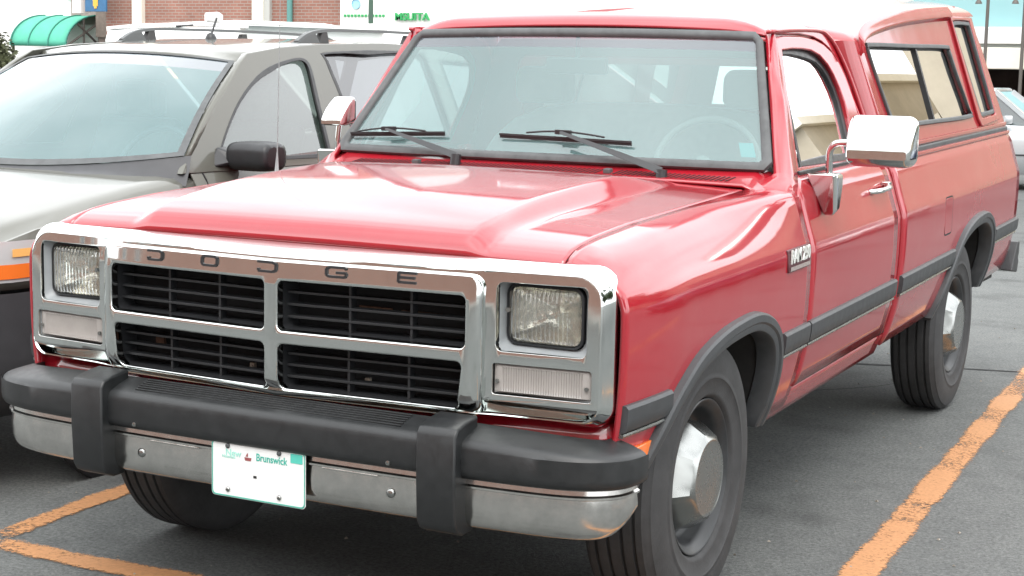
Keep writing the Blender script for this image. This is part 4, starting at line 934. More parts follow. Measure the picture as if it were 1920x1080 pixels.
# hood seams
for s in (1, -1):
    pth = [(s*wsuv(y)*.90, y-.02, interp([.5, 1.0, 1.35, 1.6], [.93-.02, .99, 1.035, 1.07], y)+.004) for y in lin(.55, 1.32, 12)]
    sg_ = [(s*.775, 1.22, hoodc(1.22)-.043), (s*.79, 1.30, hoodc(1.3)-.050), (s*.808, 1.345, hoodc(1.34)-.060), (s*.83, 1.36, hoodc(1.36)-.085), (s*.862, 1.345, .99), (s*.872, 1.33, .95)]
    mk('hood_seam', tube(smooth_pts(sg_, 4), .004, 6), DARK, suv, 60)
zs_ = [.735, .78, .84, .90, .95, 1.0, 1.05, 1.09, 1.12]
def suvx(y, z): return wsuv(y)-.0+interp([.735, .84, .95, 1.05, 1.12], [0, .0, -.018, -.055, -.10], z)
for s in (1, -1):
    mk('side_body', side(grid(lambda y, z: (suvx(y, z), y, z), lin(1.62, 5.05, 18), zs_), s), PEWTER, suv, 50, solid=.01)
    mk('door_seam', side(tube([(suvx(1.70, z)+.001, 1.70-.05*(z-.9), z) for z in lin(.74, 1.115, 8)], .004, 6), s), DARK, suv, 60)
    mk('door_seam', side(tube([(suvx(2.78, z)+.001, 2.78, z) for z in lin(.74, 1.115, 8)], .004, 6), s), DARK, suv, 60)
    mk('lower_cladding', side(grid(lambda y, z: (wsuv(y)+.012-(.05 if z < .4 else 0)-(.10 if z < .3 else 0), y, z), [.36, .42, .5, .6, .8, 1.0, 1.5, 2, 3, 4, 4.6, 5.05], [.26, .33, .42, .50, .505, .515, .70, .725]), s), CLAD, suv, 40)
    # headlight wrapping the corner, with an amber side lens
    def hlp(y, z): return (wsuv(y)+.006, y, z)
    mk('headlight_lens', side(grid(hlp, [.36, .40, .46, .53, .60, .66, .72, .77], [.762, .80, .85, .905]), s), mat('suv_lamp', (.72, .74, .74), .12, .3, coat=.8) if 'suv_lamp' not in bpy.data.materials else bpy.data.materials['suv_lamp'], suv, 50)
    mk('amber_marker', side(grid(lambda y, z: (wsuv(y)+.011, y, z), [.55, .60, .65, .70, .735], [.775, .80, .825]), s), AMBER, suv, 50)
    mk('amber_marker', side(grid(lambda y, z: (wsuv(y)+.011, y, z), [.60, .65, .70, .73], [.850, .862, .878]), s), mat('pale_amber', (.9, .5, .16), .2, coat=.6) if 'pale_amber' not in bpy.data.materials else bpy.data.materials['pale_amber'], suv, 50)
    # side frame with windows
    def XS(z): return .80-.40*(z-1.12)
    fo = [(1.56, 1.09), (1.63, 1.155), (1.90, 1.345), (2.16, 1.525), (2.24, 1.572), (2.5, 1.605), (2.85, 1.628), (3.4, 1.645), (4.2, 1.635), (4.75, 1.60), (4.95, 1.40), (5.03, 1.09)]
    h1 = smooth_pts([(1.80, 1.128), (1.92, 1.245), (2.08, 1.372), (2.26, 1.472), (2.43, 1.527), (2.60, 1.556), (2.672, 1.548), (2.688, 1.50), (2.664, 1.35), (2.63, 1.12)], 3)
    h2 = smooth_pts([(2.86, 1.12), (2.862, 1.36), (2.835, 1.55), (2.86, 1.587), (3.4, 1.605), (3.72, 1.60), (3.78, 1.57), (3.80, 1.12)], 3)
    h3 = [(3.93, 1.12), (3.90, 1.57), (4.55, 1.56), (4.78, 1.40), (4.82, 1.12)]
    pf_ = plate(fo, [h1, h2, h3], .03, .004)
    cv = lambda vf, o=0: ([(XS(v[2])-v[1]+o, v[0], v[2]) for v in vf[0]], [q[::-1] for q in vf[1]])
    mk('window_frame', side(cv(pf_), s), PEWTER, suv, 40)
    for h, g in ((h1, SUVSIDE), (h2, PRIV), (h3, PRIV)):
        mk('side_window', side(([(XS(q[1])-.006, q[0], q[1]) for q in h], [tuple(range(len(h)))]), s), g, suv, None, flip=True)
        hs_ = [tuple(q) for q in h]; c_ = np.mean(np.array(hs_), 0)
        inn = [tuple(np.array(q)+(c_-np.array(q))/np.linalg.norm(c_-np.array(q))*.018) for q in hs_]; oo = [tuple(np.array(q)-(c_-np.array(q))/np.linalg.norm(c_-np.array(q))*.006) for q in hs_]
        mk('window_seal', side(cv(plate(oo, [inn], .012, .002), .011), s), PLASTIC_BLACK, suv, 40)
    # mirror
    lo = []
    for dx, a in ((-.10, .55), (-.085, .8), (-.05, .96), (0, 1), (.05, .96), (.085, .82), (.105, .5)):
        lo.append([(.93+dx+(.005 if dx > 0 else 0), 1.92+p[0]*(.75+.25*a)-.02*abs(dx)/.1, 1.152+p[1]*(.6+.4*a)) for p in rrect(-.085, .085, -.062, .062, .045, 5)])
    mo = mk('mirror', side(loft(lo), s), PLASTIC_BLACK, suv, 60); mo.modifiers.new('sub', 'SUBSURF').render_levels = 1
    mk('mirror_base', side(loft([[(.80, 1.74, 1.10), (.80, 1.92, 1.10), (.79, 1.88, 1.19), (.79, 1.82, 1.19)], [(.86, 1.84, 1.12), (.86, 1.92, 1.12), (.86, 1.92, 1.16), (.86, 1.85, 1.16)]]), s), PLASTIC_BLACK, suv, None, bevel=.01)
    # roof rails
    xr = .525
    rail = smooth_pts([(xr, 2.76, 1.632), (xr, 2.84, 1.668), (xr, 2.95, 1.688), (xr, 3.15, 1.697), (xr, 3.8, 1.704), (xr, 4.4, 1.700), (xr, 4.6, 1.68), (xr, 4.7, 1.635)], 5)
    V = []
    rr_ = mk('roof_rail', side(loft([[(x-.015, y, z-.006), (x+.015, y, z-.006), (x+.012, y, z+.008), (x-.012, y, z+.008)] for x, y, z in rail], flip=True), s), mat('rail_grey', (.095, .10, .10), .45, .2) if 'rail_grey' not in bpy.data.materials else bpy.data.materials['rail_grey'], suv, 50)
    for yy in (2.98, 3.75, 4.45): mk('rail_foot', side(loft([[(xr-.016, yy-.05, 1.632), (xr+.016, yy-.05, 1.632), (xr+.016, yy+.03, 1.632), (xr-.016, yy+.03, 1.632)], [(xr-.012, yy-.02, 1.69), (xr+.012, yy-.02, 1.69), (xr+.012, yy+.02, 1.69), (xr-.012, yy+.02, 1.69)]]), s), mat('rail_foot', (.05, .05, .05), .5), rr_, None)
    mk('rail_front_foot', side(loft([[(xr-.02, 2.74, 1.625), (xr+.02, 2.74, 1.625), (xr+.02, 2.93, 1.632), (xr-.02, 2.93, 1.632)], [(xr-.014, 2.85, 1.672), (xr+.014, 2.85, 1.672), (xr+.014, 2.90, 1.676), (xr-.014, 2.90, 1.676)]]), s), bpy.data.materials['rail_grey'], rr_, None)
# windshield
def sws(u, t):
    x = u*(.795+(.60-.795)*t); yb = 1.40+.21*(x/.79)**2; zb_ = 1.098+.058*(x/.79)**2; yt = 2.13+.07*(x/.6)**2; zt = 1.572-.035*(x/.6)**2
    return (x, yb+(yt-yb)*t, zb_+(zt-zb_)*t+.03*math.sin(math.pi*t))
sw = mk('windshield', grid(sws, lin(-.985, .985, 22), lin(.03, .86, 10)), SUVGLASS, suv, 60)
mk('shade_band', grid(sws, lin(-.985, .985, 22), [.86, .92, .985]), BAND, sw, 60)
mk('windshield_border', join(grid(lambda u, t: tuple(np.array(sws(u, t))+(0, -.003, .003)), lin(-1, 1, 22), [0, .04]), grid(lambda u, t: tuple(np.array(sws(u, t))+(0, -.003, .003)), [-1.0, -.962], lin(0, 1, 9)), grid(lambda u, t: tuple(np.array(sws(u, t))+(0, -.003, .003)), [.962, 1.0], lin(0, 1, 9)), grid(lambda u, t: tuple(np.array(sws(u, t))+(0, -.003, .003)), lin(-1, 1, 22), [.98, 1.0])), GASKET, sw, None)
def suvhz(x, y): return hoodc(y)-.058*min(1, abs(x)/(wsuv(y)*.93))**5
def skirt(u, k):
    a = np.array(sws(u, 0)); b = np.array((a[0]*1.04, a[1]-.075, suvhz(a[0]*1.04, a[1]-.075)-.003)); t = (0, .35, 1)[k]
    return tuple(a*(1-t)+b*t+np.array((0, 0, -.012 if k == 1 else 0)))
mk('cowl', grid(skirt, lin(-1.03, 1.03, 24), [0, 1, 2]), CLAD, suv, 50)
for s in (1, -1):   # painted A pillar
    V = []
    for t in lin(0, 1, 8):
        a = np.array(sws(s*1.0, t)); z = a[2]-.012*t; b = np.array((s*(XS(z)+.012), interp([1.09, 1.155, 1.345, 1.525, 1.58], [1.60, 1.66, 1.93, 2.19, 2.29], z), z))
        V += [tuple(a), tuple((a+b)/2+np.array((s*.008, -.01, .006))), tuple(b)]
    F = [(i*3+j, i*3+j+1, i*3+j+4, i*3+j+3) for i in range(7) for j in range(2)]
    mk('windshield_pillar', (V, F if s > 0 else [f[::-1] for f in F]), PEWTER, suv, 60, solid=.015)
def sroof(u, y):
    w = interp([2.1, 2.6, 4.5, 4.85], [.612, .60, .59, .57], y); x = u*w; e = abs(u)**4
    yy = y+(.07*u*u if y < 2.3 else 0)
    return (x, yy, interp([2.12, 2.3, 2.8, 3.4, 4.3, 4.9], [1.572, 1.605, 1.645, 1.662, 1.655, 1.60], y)-.012*u*u-.026*e-(.012*u*u if y < 2.2 else 0))
mk('roof', grid(sroof, lin(-1, 1, 24), [2.12, 2.16, 2.22, 2.3, 2.45, 2.6, 2.8, 3.1, 3.4, 3.9, 4.3, 4.7, 4.9]), PEWTER, suv, 50, solid=.012)
mk('tailgate', join(box(-.80, .80, 5.02, 5.08, .5, 1.1), bar((-.78, 5.03, 1.1), (-.56, 4.90, 1.6), .08, .04), bar((.78, 5.03, 1.1), (.56, 4.90, 1.6), .08, .04)), PEWTER, suv, None, bevel=.01)
mk('antenna', join(lathe([(.028, 0), (.026, .012), (.018, .028), (.007, .034), (.001, .036)], 16, (.0, 2.80, 1.640), 'z'), tube([(0, 2.80, 1.66), (.004, 2.84, 1.745)], .005, 8)), PLASTIC_BLACK, suv, 50)
def nose(u): return .345-.085*(1-abs(u)**2.4)
mk('front_fascia', grid(lambda u, k: (u*.70, nose(u)+[.03, .012, .0, .0, .012, .04][k], [.56, .60, .66, .735, .775, .806][k]), lin(-1, 1, 18), list(range(6)), True), PEWTER, suv, 50)
mk('front_bumper', grid(lambda u, k: (u*.80, .34-.085*(1-abs(u)**3)+.06*abs(u)**10+[.10, .03, -.012, -.022, -.015, .03][k], [.24, .28, .36, .46, .555, .585][k]), lin(-1, 1, 22), list(range(6)), True), CLAD, suv, 50)
mk('grille_opening', grid(lambda u, z: (u*.40, nose(u*.57)-.006, z), lin(-1, 1, 10), [.635, .70, .765], True), DARK, suv, None)
for k in range(9):
    x = -.36+k*.09; mk('grille_bar', box(x-.012, x+.012, nose(x/.70)-.022, nose(x/.70)+.01, .64, .76), CHROME, suv, None, bevel=.006)
mk('lower_intake', grid(lambda u, z: (u*.45, .34-.085*(1-abs(u*.56)**3)-.026, z), lin(-1, 1, 10), [.37, .41, .455], True), DARK, suv, None)
for s in (1, -1):
    mk('fog_lamp', lathe([(.001, -.004), (.045, -.002), (.05, .01)], 20), bpy.data.materials['suv_lamp'], suv, 50).matrix_local = Matrix.Translation((s*.60, .285, .42)) @ Matrix.Rotation(R(90), 4, 'Z')
    mk('front_lamp', side(grid(lambda x, z: (x, nose(x/.70)-.008+.06*max(0, (x-.60)/.12)**2, z), lin(.44, .715, 10), [.685, .70, .76, .79], True), s), bpy.data.materials['suv_lamp'], suv, 50)
mk('bumper_strip', grid(lambda u, z: (u*.835, .335-.06*(1-u*u)+.13*u**8, z), lin(-1, 1, 20), [.745, .765]), mat('light_strip', (.6, .62, .62), .4), suv, None, flip=True)
mk('dashboard', loft([[(x, 1.44+.16*(x/.75)**2, 1.07), (x, 1.80, 1.10), (x, 1.90, .95), (x, 1.45+.16*(x/.75)**2, .9)] for x in lin(-.75, .75, 7)], flip=True), mat('suv_dash', (.16, .16, .155), .8), suv, 40)
mk('cabin_floor', box(-.75, .75, 1.2, 4.9, .45, .55), DARK, suv, None)
for x in (.36, -.36):
    st_ = mk('seat', loft([[(x+a, y, z) for a in (-.24,) for y, z in ((2.15, .75), (2.6, .72), (2.78, 1.25), (2.66, 1.27), (2.5, .88), (2.15, .90))], [(x+.24, y, z) for y, z in ((2.15, .75), (2.6, .72), (2.78, 1.25), (2.66, 1.27), (2.5, .88), (2.15, .90))]]), SEAT, suv, None, bevel=.05, bseg=3)
    mk('headrest', box(x-.13, x+.13, 2.66, 2.77, 1.26, 1.44), SEAT, st_, None, bevel=.04, bseg=3)
mk('steering_wheel', tube([(.37+.19*math.cos(a), 1.93+.09*math.sin(a), 1.08+.165*math.sin(a)) for a in [2*math.pi*k/32 for k in range(32)]], .013, 8, closed=True), PLASTIC_BLACK, suv, 60)
def simple_wheel(parent, x, y, r, s, hub=STEEL):
    w = mk('wheel', lathe([(r*.62, -.08), (r*.58, .0), (r*.60, .09), (r*.5, .095), (r*.3, .07), (r*.28, .09), (.001, .09)], 32), hub, parent, 40)
    w.location = (x, y, r); w.rotation_euler = (0, 0, 0 if s > 0 else math.pi)
    mk('tyre', lathe([(r*.61, -.09), (r*.75, -.108), (r*.95, -.10), (r, -.07), (r, .07), (r*.95, .10), (r*.75, .108), (r*.61, .09)], 40), TYRE, w, 50)
for s in (1, -1):
    for y in (1.15, 4.02):
        simple_wheel(suv, s*.80, y, .365, s)
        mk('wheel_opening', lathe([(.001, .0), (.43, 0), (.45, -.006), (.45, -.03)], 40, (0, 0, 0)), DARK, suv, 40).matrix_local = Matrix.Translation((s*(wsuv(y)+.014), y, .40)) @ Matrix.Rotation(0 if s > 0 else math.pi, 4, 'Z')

# ================================================================== OTHER VEHICLES
def car(name, label, cat, loc, rz, L_, W, H, belt, pm, kind='sedan', group=None, detail=True):
    c = empty(name, loc, rz); tag(c, label, cat, group)
    hw = W/2; yl = L_/2
    if kind == 'sedan': ys = [(-1, .62, .60), (-.97, .80, .68), (-.88, .93, .74), (-.6, 1, .84), (-.34, 1, belt), (0, 1, belt+.02), (.5, 1, belt+.03), (.8, .97, belt), (.94, .88, belt-.04), (1, .7, belt-.1)]; gh = (-.36, -.10, .34, .66)
    else: ys = [(-1, .70, .70), (-.96, .86, .82), (-.82, .96, .95), (-.6, 1, belt), (0, 1, belt), (.6, 1, belt), (.92, .97, belt), (1, .9, belt)]; gh = (-.66, -.30, .86, .95)
    loops = []
    for f, w, z in ys:
        y = f*yl; w *= hw
        half = [(w*.90, .22), (w*.985, .36), (w, .55), (w*.985, max(.58, z-.14)), (w*.95, max(.6, z-.04)), (w*.86, z)]
        loops.append([(x, y, q) for x, q in half]+[(-x, y, q) for x, q in half[::-1]])
    mk('body', loft(loops), pm, c, 50)
    a, b, d, e = [g*yl for g in gh]; wt = hw*.70; wb = hw*.90
    base = [(wb, a, belt-.01), (wb, e, belt-.01), (-wb, e, belt-.01), (-wb, a, belt-.01)]; top = [(wt, b, H-.05), (wt, d, H-.05), (-wt, d, H-.05), (-wt, b, H-.05)]
    gg = glass('car_glass', (.25, .32, .32), 2.5, .12, (.35, .42, .42)) if 'car_glass' not in bpy.data.materials else bpy.data.materials['car_glass']
    names = ('side_glass', 'rear_glass', 'side_glass', 'windshield')
    for i in range(4):
        j = (i+1) % 4; mk(names[i], ([base[i], base[j], top[j], top[i]], [(0, 1, 2, 3)]), gg, c, None)
    mk('roof', loft([[(p[0]*1.02, p[1], H-.055) for p in top], [(p[0]*.99, p[1]*1.0, H-.02) for p in top], [(p[0]*.8, p[1]*.93, H) for p in top]]), pm, c, 60, bevel=.03)
    for i in range(4): mk('pillar', bar(base[i], top[i], .07, .06), pm, c, None)
    for s in (1, -1):
        mk('centre_pillar', bar((s*(wb+.004), .05*yl, belt), (s*(wt+.004), .08*yl, H-.05), .02, .08, (0, 1, 0)), PLASTIC_BLACK, c, None)
        mk('mirror', loft([[(s*(hw+.0), a+.16*yl+p[0], belt+.06+p[1]) for p in rrect(-.05, .05, -.05, .05, .03, 3)], [(s*(hw+.06), a+.15*yl+p[0], belt+.07+p[1]) for p in rrect(-.06, .06, -.06, .06, .03, 3)], [(s*(hw+.16), a+.17*yl+p[0], belt+.07+p[1]) for p in rrect(-.04, .04, -.05, .05, .03, 3)]]), pm, c, 60)
        mk('headlight', box(*sorted((s*hw*.55, s*hw*.80)), -yl*.985, -yl*.9, .58, .70), bpy.data.materials['suv_lamp'], c, None, bevel=.02)
        mk('tail_light', box(*sorted((s*hw*.66, s*hw*.93)), yl*.93, yl*1.005, .68, .92), mat('tail_red', (.5, .015, .012), .25) if 'tail_red' not in bpy.data.materials else bpy.data.materials['tail_red'], c, None, bevel=.02)
        for f in (-.62, .60): simple_wheel(c, s*(hw-.09), f*yl, .32, s)
        mk('door_line', bar((s*(hw+.001), -.35*yl, .5), (s*(hw+.001), .45*yl, .5), .006, .02), PLASTIC_BLACK, c, None)
    mk('bumper', join(box(-hw*.86, hw*.86, -yl-.03, -yl*.93, .34, .55), box(-hw*.86, hw*.86, yl*.93, yl+.04, .36, .56)), CLAD, c, None, bevel=.04)
    return c
SILVER = paint('silver_paint', (.50, .52, .53), dirt=.05, flake=.5); WHITEP = paint('white_car_paint', (.80, .80, .78), dirt=.05); BLACKP = paint('dark_car_paint', (.03, .03, .035)); BLUEP = paint('dark_blue_paint', (.02, .035, .08))
car('parked_car', 'silver sedan with door mirror, behind the tail of the red pickup', 'car', (-2.25, 20.6, 0), R(90), 4.6, 1.78, 1.42, .92, SILVER)
car('parked_minivan', 'dark vehicle cut off by the right edge of the photo, beyond the pickup tailgate', 'car', (.62, 16.5, 0), R(184), 4.5, 1.8, 1.62, 1.0, BLACKP, 'van')
car('parked_van', 'white van behind the pewter SUV, its long low roof showing above', 'van', (-9.0, 12.0, 0), R(62), 5.0, 1.95, 2.02, 1.95, WHITEP, 'van')
car('parked_van', 'taller white van with rounded roof front, behind the SUV roof rails', 'van', (-6.1, 13.4, 0), R(75), 5.3, 2.0, 2.06, 1.99, WHITEP, 'van')
car('parked_car', 'white hatchback parked to the right of the pickup, mirrored in its red door', 'car', (5.15, 15.6, 0), R(3), 4.3, 1.75, 1.45, .93, WHITEP)
car('parked_car', 'dark blue sedan parked to the right of the pickup, mirrored in its red door', 'car', (4.95, 8.9, 0), R(3), 4.6, 1.78, 1.42, .92, BLUEP)

# ================================================================== BUILDINGS
def brickmat(name, c1, c2, mortar, sc=1.0):
    m, t, b = newmat(name); c = t.nodes.new('ShaderNodeTexCoord'); mp = t.nodes.new('ShaderNodeMapping'); mp.inputs['Rotation'].default_value = (R(90), 0, 0)
    br = t.nodes.new('ShaderNodeTexBrick'); br.inputs['Color1'].default_value = (*c1, 1); br.inputs['Color2'].default_value = (*c2, 1); br.inputs['Mortar'].default_value = (*mortar, 1)
    br.inputs['Scale'].default_value = 1; br.inputs['Brick Width'].default_value = .22*sc; br.inputs['Row Height'].default_value = .075*sc; br.inputs['Mortar Size'].default_value = .010*sc
    t.links.new(c.outputs['Object'], mp.inputs[0]); t.links.new(mp.outputs[0], br.inputs[0])
    n = t.nodes.new('ShaderNodeTexNoise'); n.inputs['Scale'].default_value = 1.5; n.inputs['Detail'].default_value = 6; t.links.new(c.outputs['Object'], n.inputs[0])
    mx = t.nodes.new('ShaderNodeMixRGB'); mx.blend_type = 'MULTIPLY'; mx.inputs[0].default_value = .5; t.links.new(br.outputs[0], mx.inputs[1]); t.links.new(n.outputs['Fac'], mx.inputs[2]); t.links.new(mx.outputs[0], b.inputs['Base Color'])
    b.inputs['Roughness'].default_value = .9
    return m
BRICK = brickmat('red_brick', (.42, .20, .15), (.36, .165, .125), (.40, .33, .28)); STUCCO = mat('white_stucco', (.80, .79, .76), .9, var=.05, vscale=2)
CREAM = mat('cream_painted_trim', (.78, .74, .64), .8, var=.05, vscale=3); BEIGE = mat('beige_stucco', (.42, .37, .285), .92, var=.12, vscale=1.2); GLASSD = mat('dark_window_glass', (.03, .035, .04), .06, spec=.8)
TEALP = mat('teal_painted_pipe', (.10, .26, .24), .5); ROOFB = mat('brown_shingles', (.24, .20, .17), .9, var=.2, vscale=12)
# brick building across the lot (upper left)
bb = empty('brick_building', (-22, 30, 0)); tag(bb, 'red brick building with white pilasters across the lot at upper left', 'building')
mk('wall', box(-5.2, 2.35, 0, 9, 0, 8), BRICK, bb, None)
for x0, x1 in ((-4.20, -3.87), (-.32, .02)): mk('pilaster', box(x0, x1, -.15, .1, 0, 8), CREAM, bb, None, bevel=.02)
mk('pilaster_side', box(.02, .20, -.10, .1, 0, 8), mat('grey_pilaster', (.45, .45, .42), .8), bb, None)
mk('downpipe', tube([(.80, -.08, 0), (.80, -.08, 8)], .075, 10), TEALP, bb, 50)
mk('roof', box(-5.4, 2.5, -.2, 9.2, 8, 8.3), CREAM, bb, None)
for x in (-6.6,): pass
# white building at far left with awning
wb = empty('white_building', (-36, 31, 0)); tag(wb, 'white rendered building with a brown panel at far upper left', 'building')
mk('wall', box(-16, 8.3, 0, 9, 0, 7.5), STUCCO, wb, None)
mk('dark_panel', box(6.7, 7.95, -.05, .02, 2.55, 3.25), mat('taupe_panel', (.30, .24, .22), .8), wb, None)
mk('lintel', box(6.55, 8.1, -.09, .02, 3.25, 3.42), STUCCO, wb, None, bevel=.02)
mk('porch_roof', ([(7.9, -.4, 2.95), (10.3, -.4, 2.40), (10.3, 1.5, 2.40), (7.9, 1.5, 2.95), (7.9, -.4, 2.2), (10.3, -.4, 2.2)], [(0, 1, 2, 3), (4, 5, 1, 0)]), ROOFB, wb, None, flip=False)
mk('porch_wall', box(7.9, 10.0, -.3, 1.4, 0, 2.3), mat('taupe_wall', (.33, .27, .24), .9, var=.1), wb, None)
# green barrel awning
AWN = mat('green_awning_canvas', (.085, .40, .28), .8, var=.08, vscale=3)
aw = empty('barrel_awning', (-29.05, 31, 0)); tag(aw, 'green barrel awning on the white building at upper left', 'awning')
prof = [(-1.35*math.sin(R(a)), 1.93+.86*math.cos(R(a))) for a in lin(0, 90, 10)]
awc = mk('canvas', grid(lambda x, k: (x, prof[k][0], prof[k][1]), lin(-1.25, .75, 9), list(range(10)), True), AWN, aw, 60, solid=.02)
for x in (-1.25, -.6, .1, .75): mk('rib', tube([(x, p[0]-.01, p[1]+.01) for p in prof], .022, 6), mat('green_rib', (.03, .2, .15), .6) if 'green_rib' not in bpy.data.materials else bpy.data.materials['green_rib'], aw, 50)
for a, b in (((.75, -1.3, 1.95), (.75, 0, 1.95)), ((.75, 0, 1.95), (.75, -.9, 2.55)), ((.75, -1.3, 1.95), (.75, -.05, 2.6)), ((.75, -.05, 1.9), (.75, -.05, 2.8)), ((.75, -.65, 1.95), (.75, -.65, 2.7))): mk('strut', tube([a, b], .03, 6), mat('awning_steel', (.10, .09, .08), .6) if 'awning_steel' not in bpy.data.materials else bpy.data.materials['awning_steel'], aw, 50)
for x in (-1.2, .7): mk('post', tube([(x, -1.3, 0), (x, -1.3, 1.95)], .04, 8), bpy.data.materials['awning_steel'], aw, 50)
# hanging sign
sg2 = empty('hanging_sign', (-27.0, 29.4, 0)); tag(sg2, 'blue hanging sign with a yellow emblem at the top edge, left of the brick wall', 'sign')
mk('board', box(-.36, .36, -.03, .03, 2.84, 3.7), mat('sign_blue', (.035, .13, .26), .5, var=.15, vscale=6), sg2, None, bevel=.01)
mk('emblem', join(box(-.07, .09, -.045, -.031, 2.98, 3.6), box(-.26, .26, -.044, -.031, 3.20, 3.34), box(-.03, .05, -.046, -.031, 2.92, 3.0)), mat('sign_yellow', (.75, .42, .06), .5), sg2, None)
mk('bracket', join(box(-.78, -.50, -.05, .3, 2.80, 4.2), tube([(-.62, 0, 3.75), (.4, 0, 3.75)], .03, 8)), STUCCO, sg2, 50)
# white shop with green lettering
ws_ = empty('white_shop', (-10, 29.8, 0)); tag(ws_, 'white shop building with green lettering behind the pickup cab', 'building')
mk('wall', box(-9.62, 4.0, 0, 8, 0, 6.5), STUCCO, ws_, None)
GRN = mat('green_sign_letters', (.03, .34, .10), .5)
text('sign_lettering', 'MSUITA', .24, GRN, ws_, lambda x, y, z: (-7.55+x, -.05-z, 2.74+y), .02, bold=.006, sx=1.15)
for i in range(12): mk('sign_mark', box(-9.5+i*.10, -9.44+i*.10, -.03, .0, 2.745, 2.80), GRN, ws_, None)
mk('wall_roundel', lathe([(.001, 0), (.12, 0), (.12, .03)], 24), mat('pale_blue', (.35, .62, .75), .6), ws_, 40).matrix_local = Matrix.Translation((-9.15, -.01, 3.05)) @ Matrix.Rotation(R(-90), 4, 'Z')
lpo = empty('light_pole', (-16.95, 27.0, 0)); tag(lpo, 'slim dark green pole in front of the white shop lettering', 'pole')
mk('shaft', lathe([(.07, 0), (.06, .3), (.045, 6)], 12, (0, 0, 0), 'z'), mat('dark_green_metal', (.05, .10, .07), .5), lpo, 50); mk('foot_plate', box(-.12, .12, -.12, .12, 0, .03), bpy.data.materials['dark_green_metal'], lpo, None)
# storefront at right
sf = empty('storefront', (-2, 31, 0)); tag(sf, 'pale storefront with a cream fascia and teal upper windows at upper right', 'building')
mk('wall', box(-9, 1.5, .3, 10, 1.78, 9), CREAM, sf, None)
mk('upper_glazing', box(-8.5, 1.0, .2, .32, 2.62, 6), mat('teal_glazing', (.30, .52, .54), .15, spec=.8), sf, None)
mk('fascia', box(-9, 1.5, -.15, .3, 2.28, 2.62), mat('white_fascia', (.82, .83, .84), .7), sf, None, bevel=.02)
mk('beam', box(-9, 1.5, -.25, .3, 1.76, 2.20), CREAM, sf, None, bevel=.02)
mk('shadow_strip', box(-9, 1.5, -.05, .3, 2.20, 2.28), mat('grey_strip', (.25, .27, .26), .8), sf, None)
mk('shop_interior', box(-9, 1.5, 3.0, 3.2, 0, 1.8), mat('dim_shop', (.08, .055, .05), .9, var=.5, vscale=1.5), sf, None)
for x in lin(-9, 1.4, 6): mk('shop_post', box(x-.07, x+.07, -.1, .1, 0, 1.78), mat('post_brown', (.12, .08, .07), .7) if 'post_brown' not in bpy.data.materials else bpy.data.materials['post_brown'], sf, None)
shelf = [mat('goods_a', (.35, .18, .07), .7), mat('goods_b', (.08, .16, .28), .7), mat('goods_c', (.30, .28, .24), .7), mat('goods_d', (.06, .05, .05), .7)]
for i in range(14):
    x = -4.2+i*.42; mk('display_box', box(x, x+.34, 1.2, 1.7, .0, .55+.5*random.random()), shelf[i % 4], sf, None)
for i, x in enumerate((-4.35, -3.62, -2.9)):
    l = empty('lamp_post', (x+.06, 30.4, 0)); tag(l, ['dark lamp post nearest the pickup canopy, in front of the storefront', 'dark lamp post at the right edge, in front of the storefront', 'dark lamp post just beyond the right edge, in front of the storefront'][i], 'lamp post', 'lamp posts before the storefront')
    mk('shaft', lathe([(.05, 0), (.04, .4), (.032, 4.2)], 10, (0, 0, 0), 'z'), bpy.data.materials['awning_steel'], l, 50)
    mk('arm', tube(smooth_pts([(0, 0, 3.1), (-.06, 0, 3.2), (-.14, 0, 3.22), (-.19, 0, 3.14)], 5), .014, 6), bpy.data.materials['awning_steel'], l, 50); mk('lamp_shade', lathe([(.015, .06), (.05, .03), (.075, -.03), (.06, -.03)], 12, (-.19, 0, 3.10), 'z'), bpy.data.materials['awning_steel'], l, 50)
# what the truck's paint and chrome mirror: brick building ahead, beige building to the right
fb = empty('brick_shop_front', (-8, -13, 0)); tag(fb, 'long red brick building facing the front of the pickup, mirrored in its chrome', 'building')
mk('wall', box(-30, 16, -9, 0, 0, 7.6), BRICK, fb, None)
mk('cornice', box(-30.2, 16.2, -9, .25, 7.6, 8.0), CREAM, fb, None)
for x in (-26, -19): mk('shop_window', box(x, x+2.2, -.02, .03, .9, 2.7), GLASSD, fb, None); mk('window_frame', join(box(x-.1, x, -.01, .08, .8, 2.8), box(x+2.2, x+2.3, -.01, .08, .8, 2.8), box(x, x+2.2, -.01, .08, 2.7, 2.8), box(x, x+2.2, -.01, .10, .8, .9)), CREAM, fb, None)
sw2 = mk('sidewalk', box(-40, 10, -13, -10.5, 0, .13), mat('concrete', (.42, .41, .38), .9, var=.1, vscale=3), None, None); sw2['kind'] = 'structure'
rbld = empty('beige_building', (0, 29, 0)); tag(rbld, 'tall beige building right of the storefront, mirrored in the canopy windows', 'building')
mk('wall', box(-.4, 6.2, 0, 12, 0, 9.0), BEIGE, rbld, None)
mk('parapet', box(-.5, 6.3, -.12, 12, 9.0, 9.3), CREAM, rbld, None)
for x in (.2, 1.5): mk('wall_window', box(x, x+.9, -.03, .05, 4.8, 6.4), GLASSD, rbld, None)
mk('wall_window', box(.4, 2.2, -.03, .05, .3, 2.6), GLASSD, rbld, None)
low = empty('beige_garage', (6.2, 29, 0)); tag(low, 'low beige garage with a dark teal door, mirrored in the pickup door window', 'building')
mk('wall', join(box(.02, 2.1, 0, 12, 0, 4.2), box(2.1, 26, .01, 12, 0, 6.2)), BEIGE, low, None); mk('roof_edge', box(2.0, 26.1, -.2, 12, 6.2, 6.4), CREAM, low, None)
mk('garage_door', box(3.6, 7.0, -.04, .05, 0, 4.2), mat('teal_door', (.07, .13, .13), .5), low, None); mk('garage_door', box(10, 13.5, -.04, .05, 0, 3.2), bpy.data.materials['teal_door'], low, None)
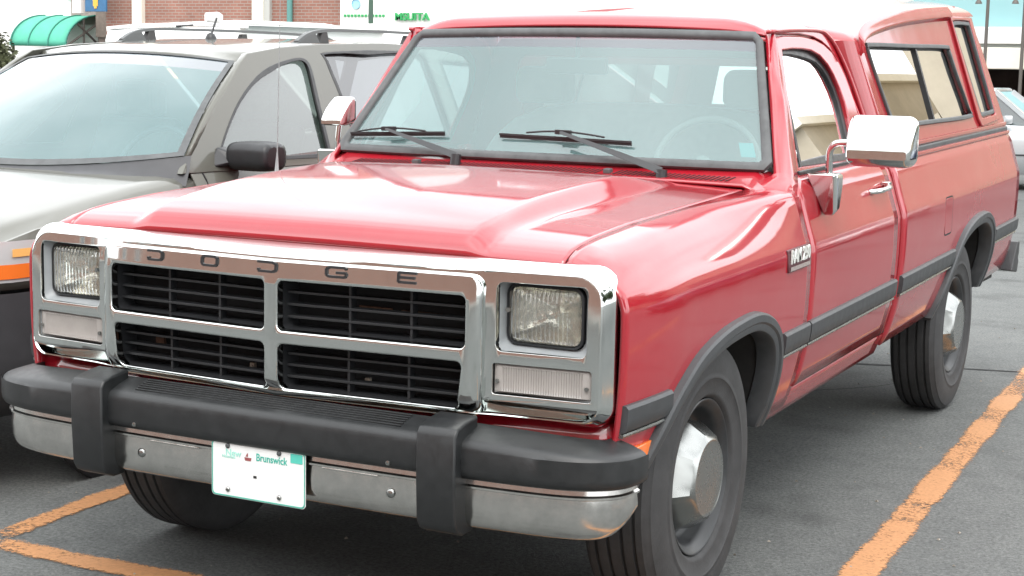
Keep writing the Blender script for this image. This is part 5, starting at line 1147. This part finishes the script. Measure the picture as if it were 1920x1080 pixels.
# ---- planting
def leafy(name, label, cat, loc, rx, ry_, rz_, n, cols, trunk=0, lf=.09, seed=1):
    rnd = random.Random(seed); o = empty(name, loc); tag(o, label, cat)
    V, F = [], []; cl_ = [(Vector((rnd.gauss(0, .5), rnd.gauss(0, .5), rnd.gauss(.1, .5))), .35+.4*rnd.random()) for _ in range(14)]
    for i in range(n):
        c, r = rnd.choice(cl_); d = Vector((rnd.gauss(0, 1), rnd.gauss(0, 1), rnd.gauss(0, 1))); d.normalize(); p = c+d*r*(rnd.random()**.4)
        p = Vector((p.x*rx, p.y*ry_, trunk+rz_+p.z*rz_*.8))
        a = Vector((rnd.gauss(0, 1), rnd.gauss(0, 1), rnd.gauss(0, .6))).normalized()*lf*(.6+.8*rnd.random()); b = a.cross(Vector((rnd.gauss(0, 1), rnd.gauss(0, 1), rnd.gauss(0, 1)))).normalized()*lf*.5
        k = len(V); V += [tuple(p-a), tuple(p+b), tuple(p+a), tuple(p-b)]; F.append((k, k+1, k+2, k+3))
    mk('crown', (V, F), cols, o, None)
    br_ = [tube([(0, 0, 0), (.03*rx, 0, trunk+rz_*.6), (.05*rx, .02, trunk+rz_*1.1)], [.05*rz_+.02, .03*rz_, .01], 8)]
    for i in range(7):
        a = rnd.random()*6.28; br_.append(tube([(.02*rx, 0, trunk+rz_*(.2+.1*i)), (math.cos(a)*rx*.35, math.sin(a)*ry_*.35, trunk+rz_*(.5+.12*i)), (math.cos(a)*rx*.7, math.sin(a)*ry_*.7, trunk+rz_*(.9+.12*i))], [.02*rz_, .012*rz_, .004], 6))
    mk('trunk', join(*br_), mat('bark', (.12, .09, .07), .9) if 'bark' not in bpy.data.materials else bpy.data.materials['bark'], o, 60)
LEAF1 = mat('olive_leaves', (.075, .085, .04), .75, var=.55, vscale=2.5); LEAF2 = mat('green_leaves', (.06, .10, .03), .7, var=.5, vscale=1.2)
leafy('shrub', 'olive brown shrub at the left edge, under the green awning', 'shrub', (-30.3, 28.3, 0), 1.25, 1.1, 1.22, 6000, LEAF1, 0, .075, 3)
leafy('tree', 'green tree beyond the beige building, mirrored in the pickup vent window', 'tree', (20, 24, 0), 3.4, 3.4, 3.2, 7000, LEAF2, 2.2, .22, 5)
leafy('tree', 'tall green tree at the far corner of the lot, mirrored in the pickup paint', 'tree', (11.0, -4.0, 0), 2.8, 2.8, 2.6, 6000, LEAF2, 2.0, .2, 8)
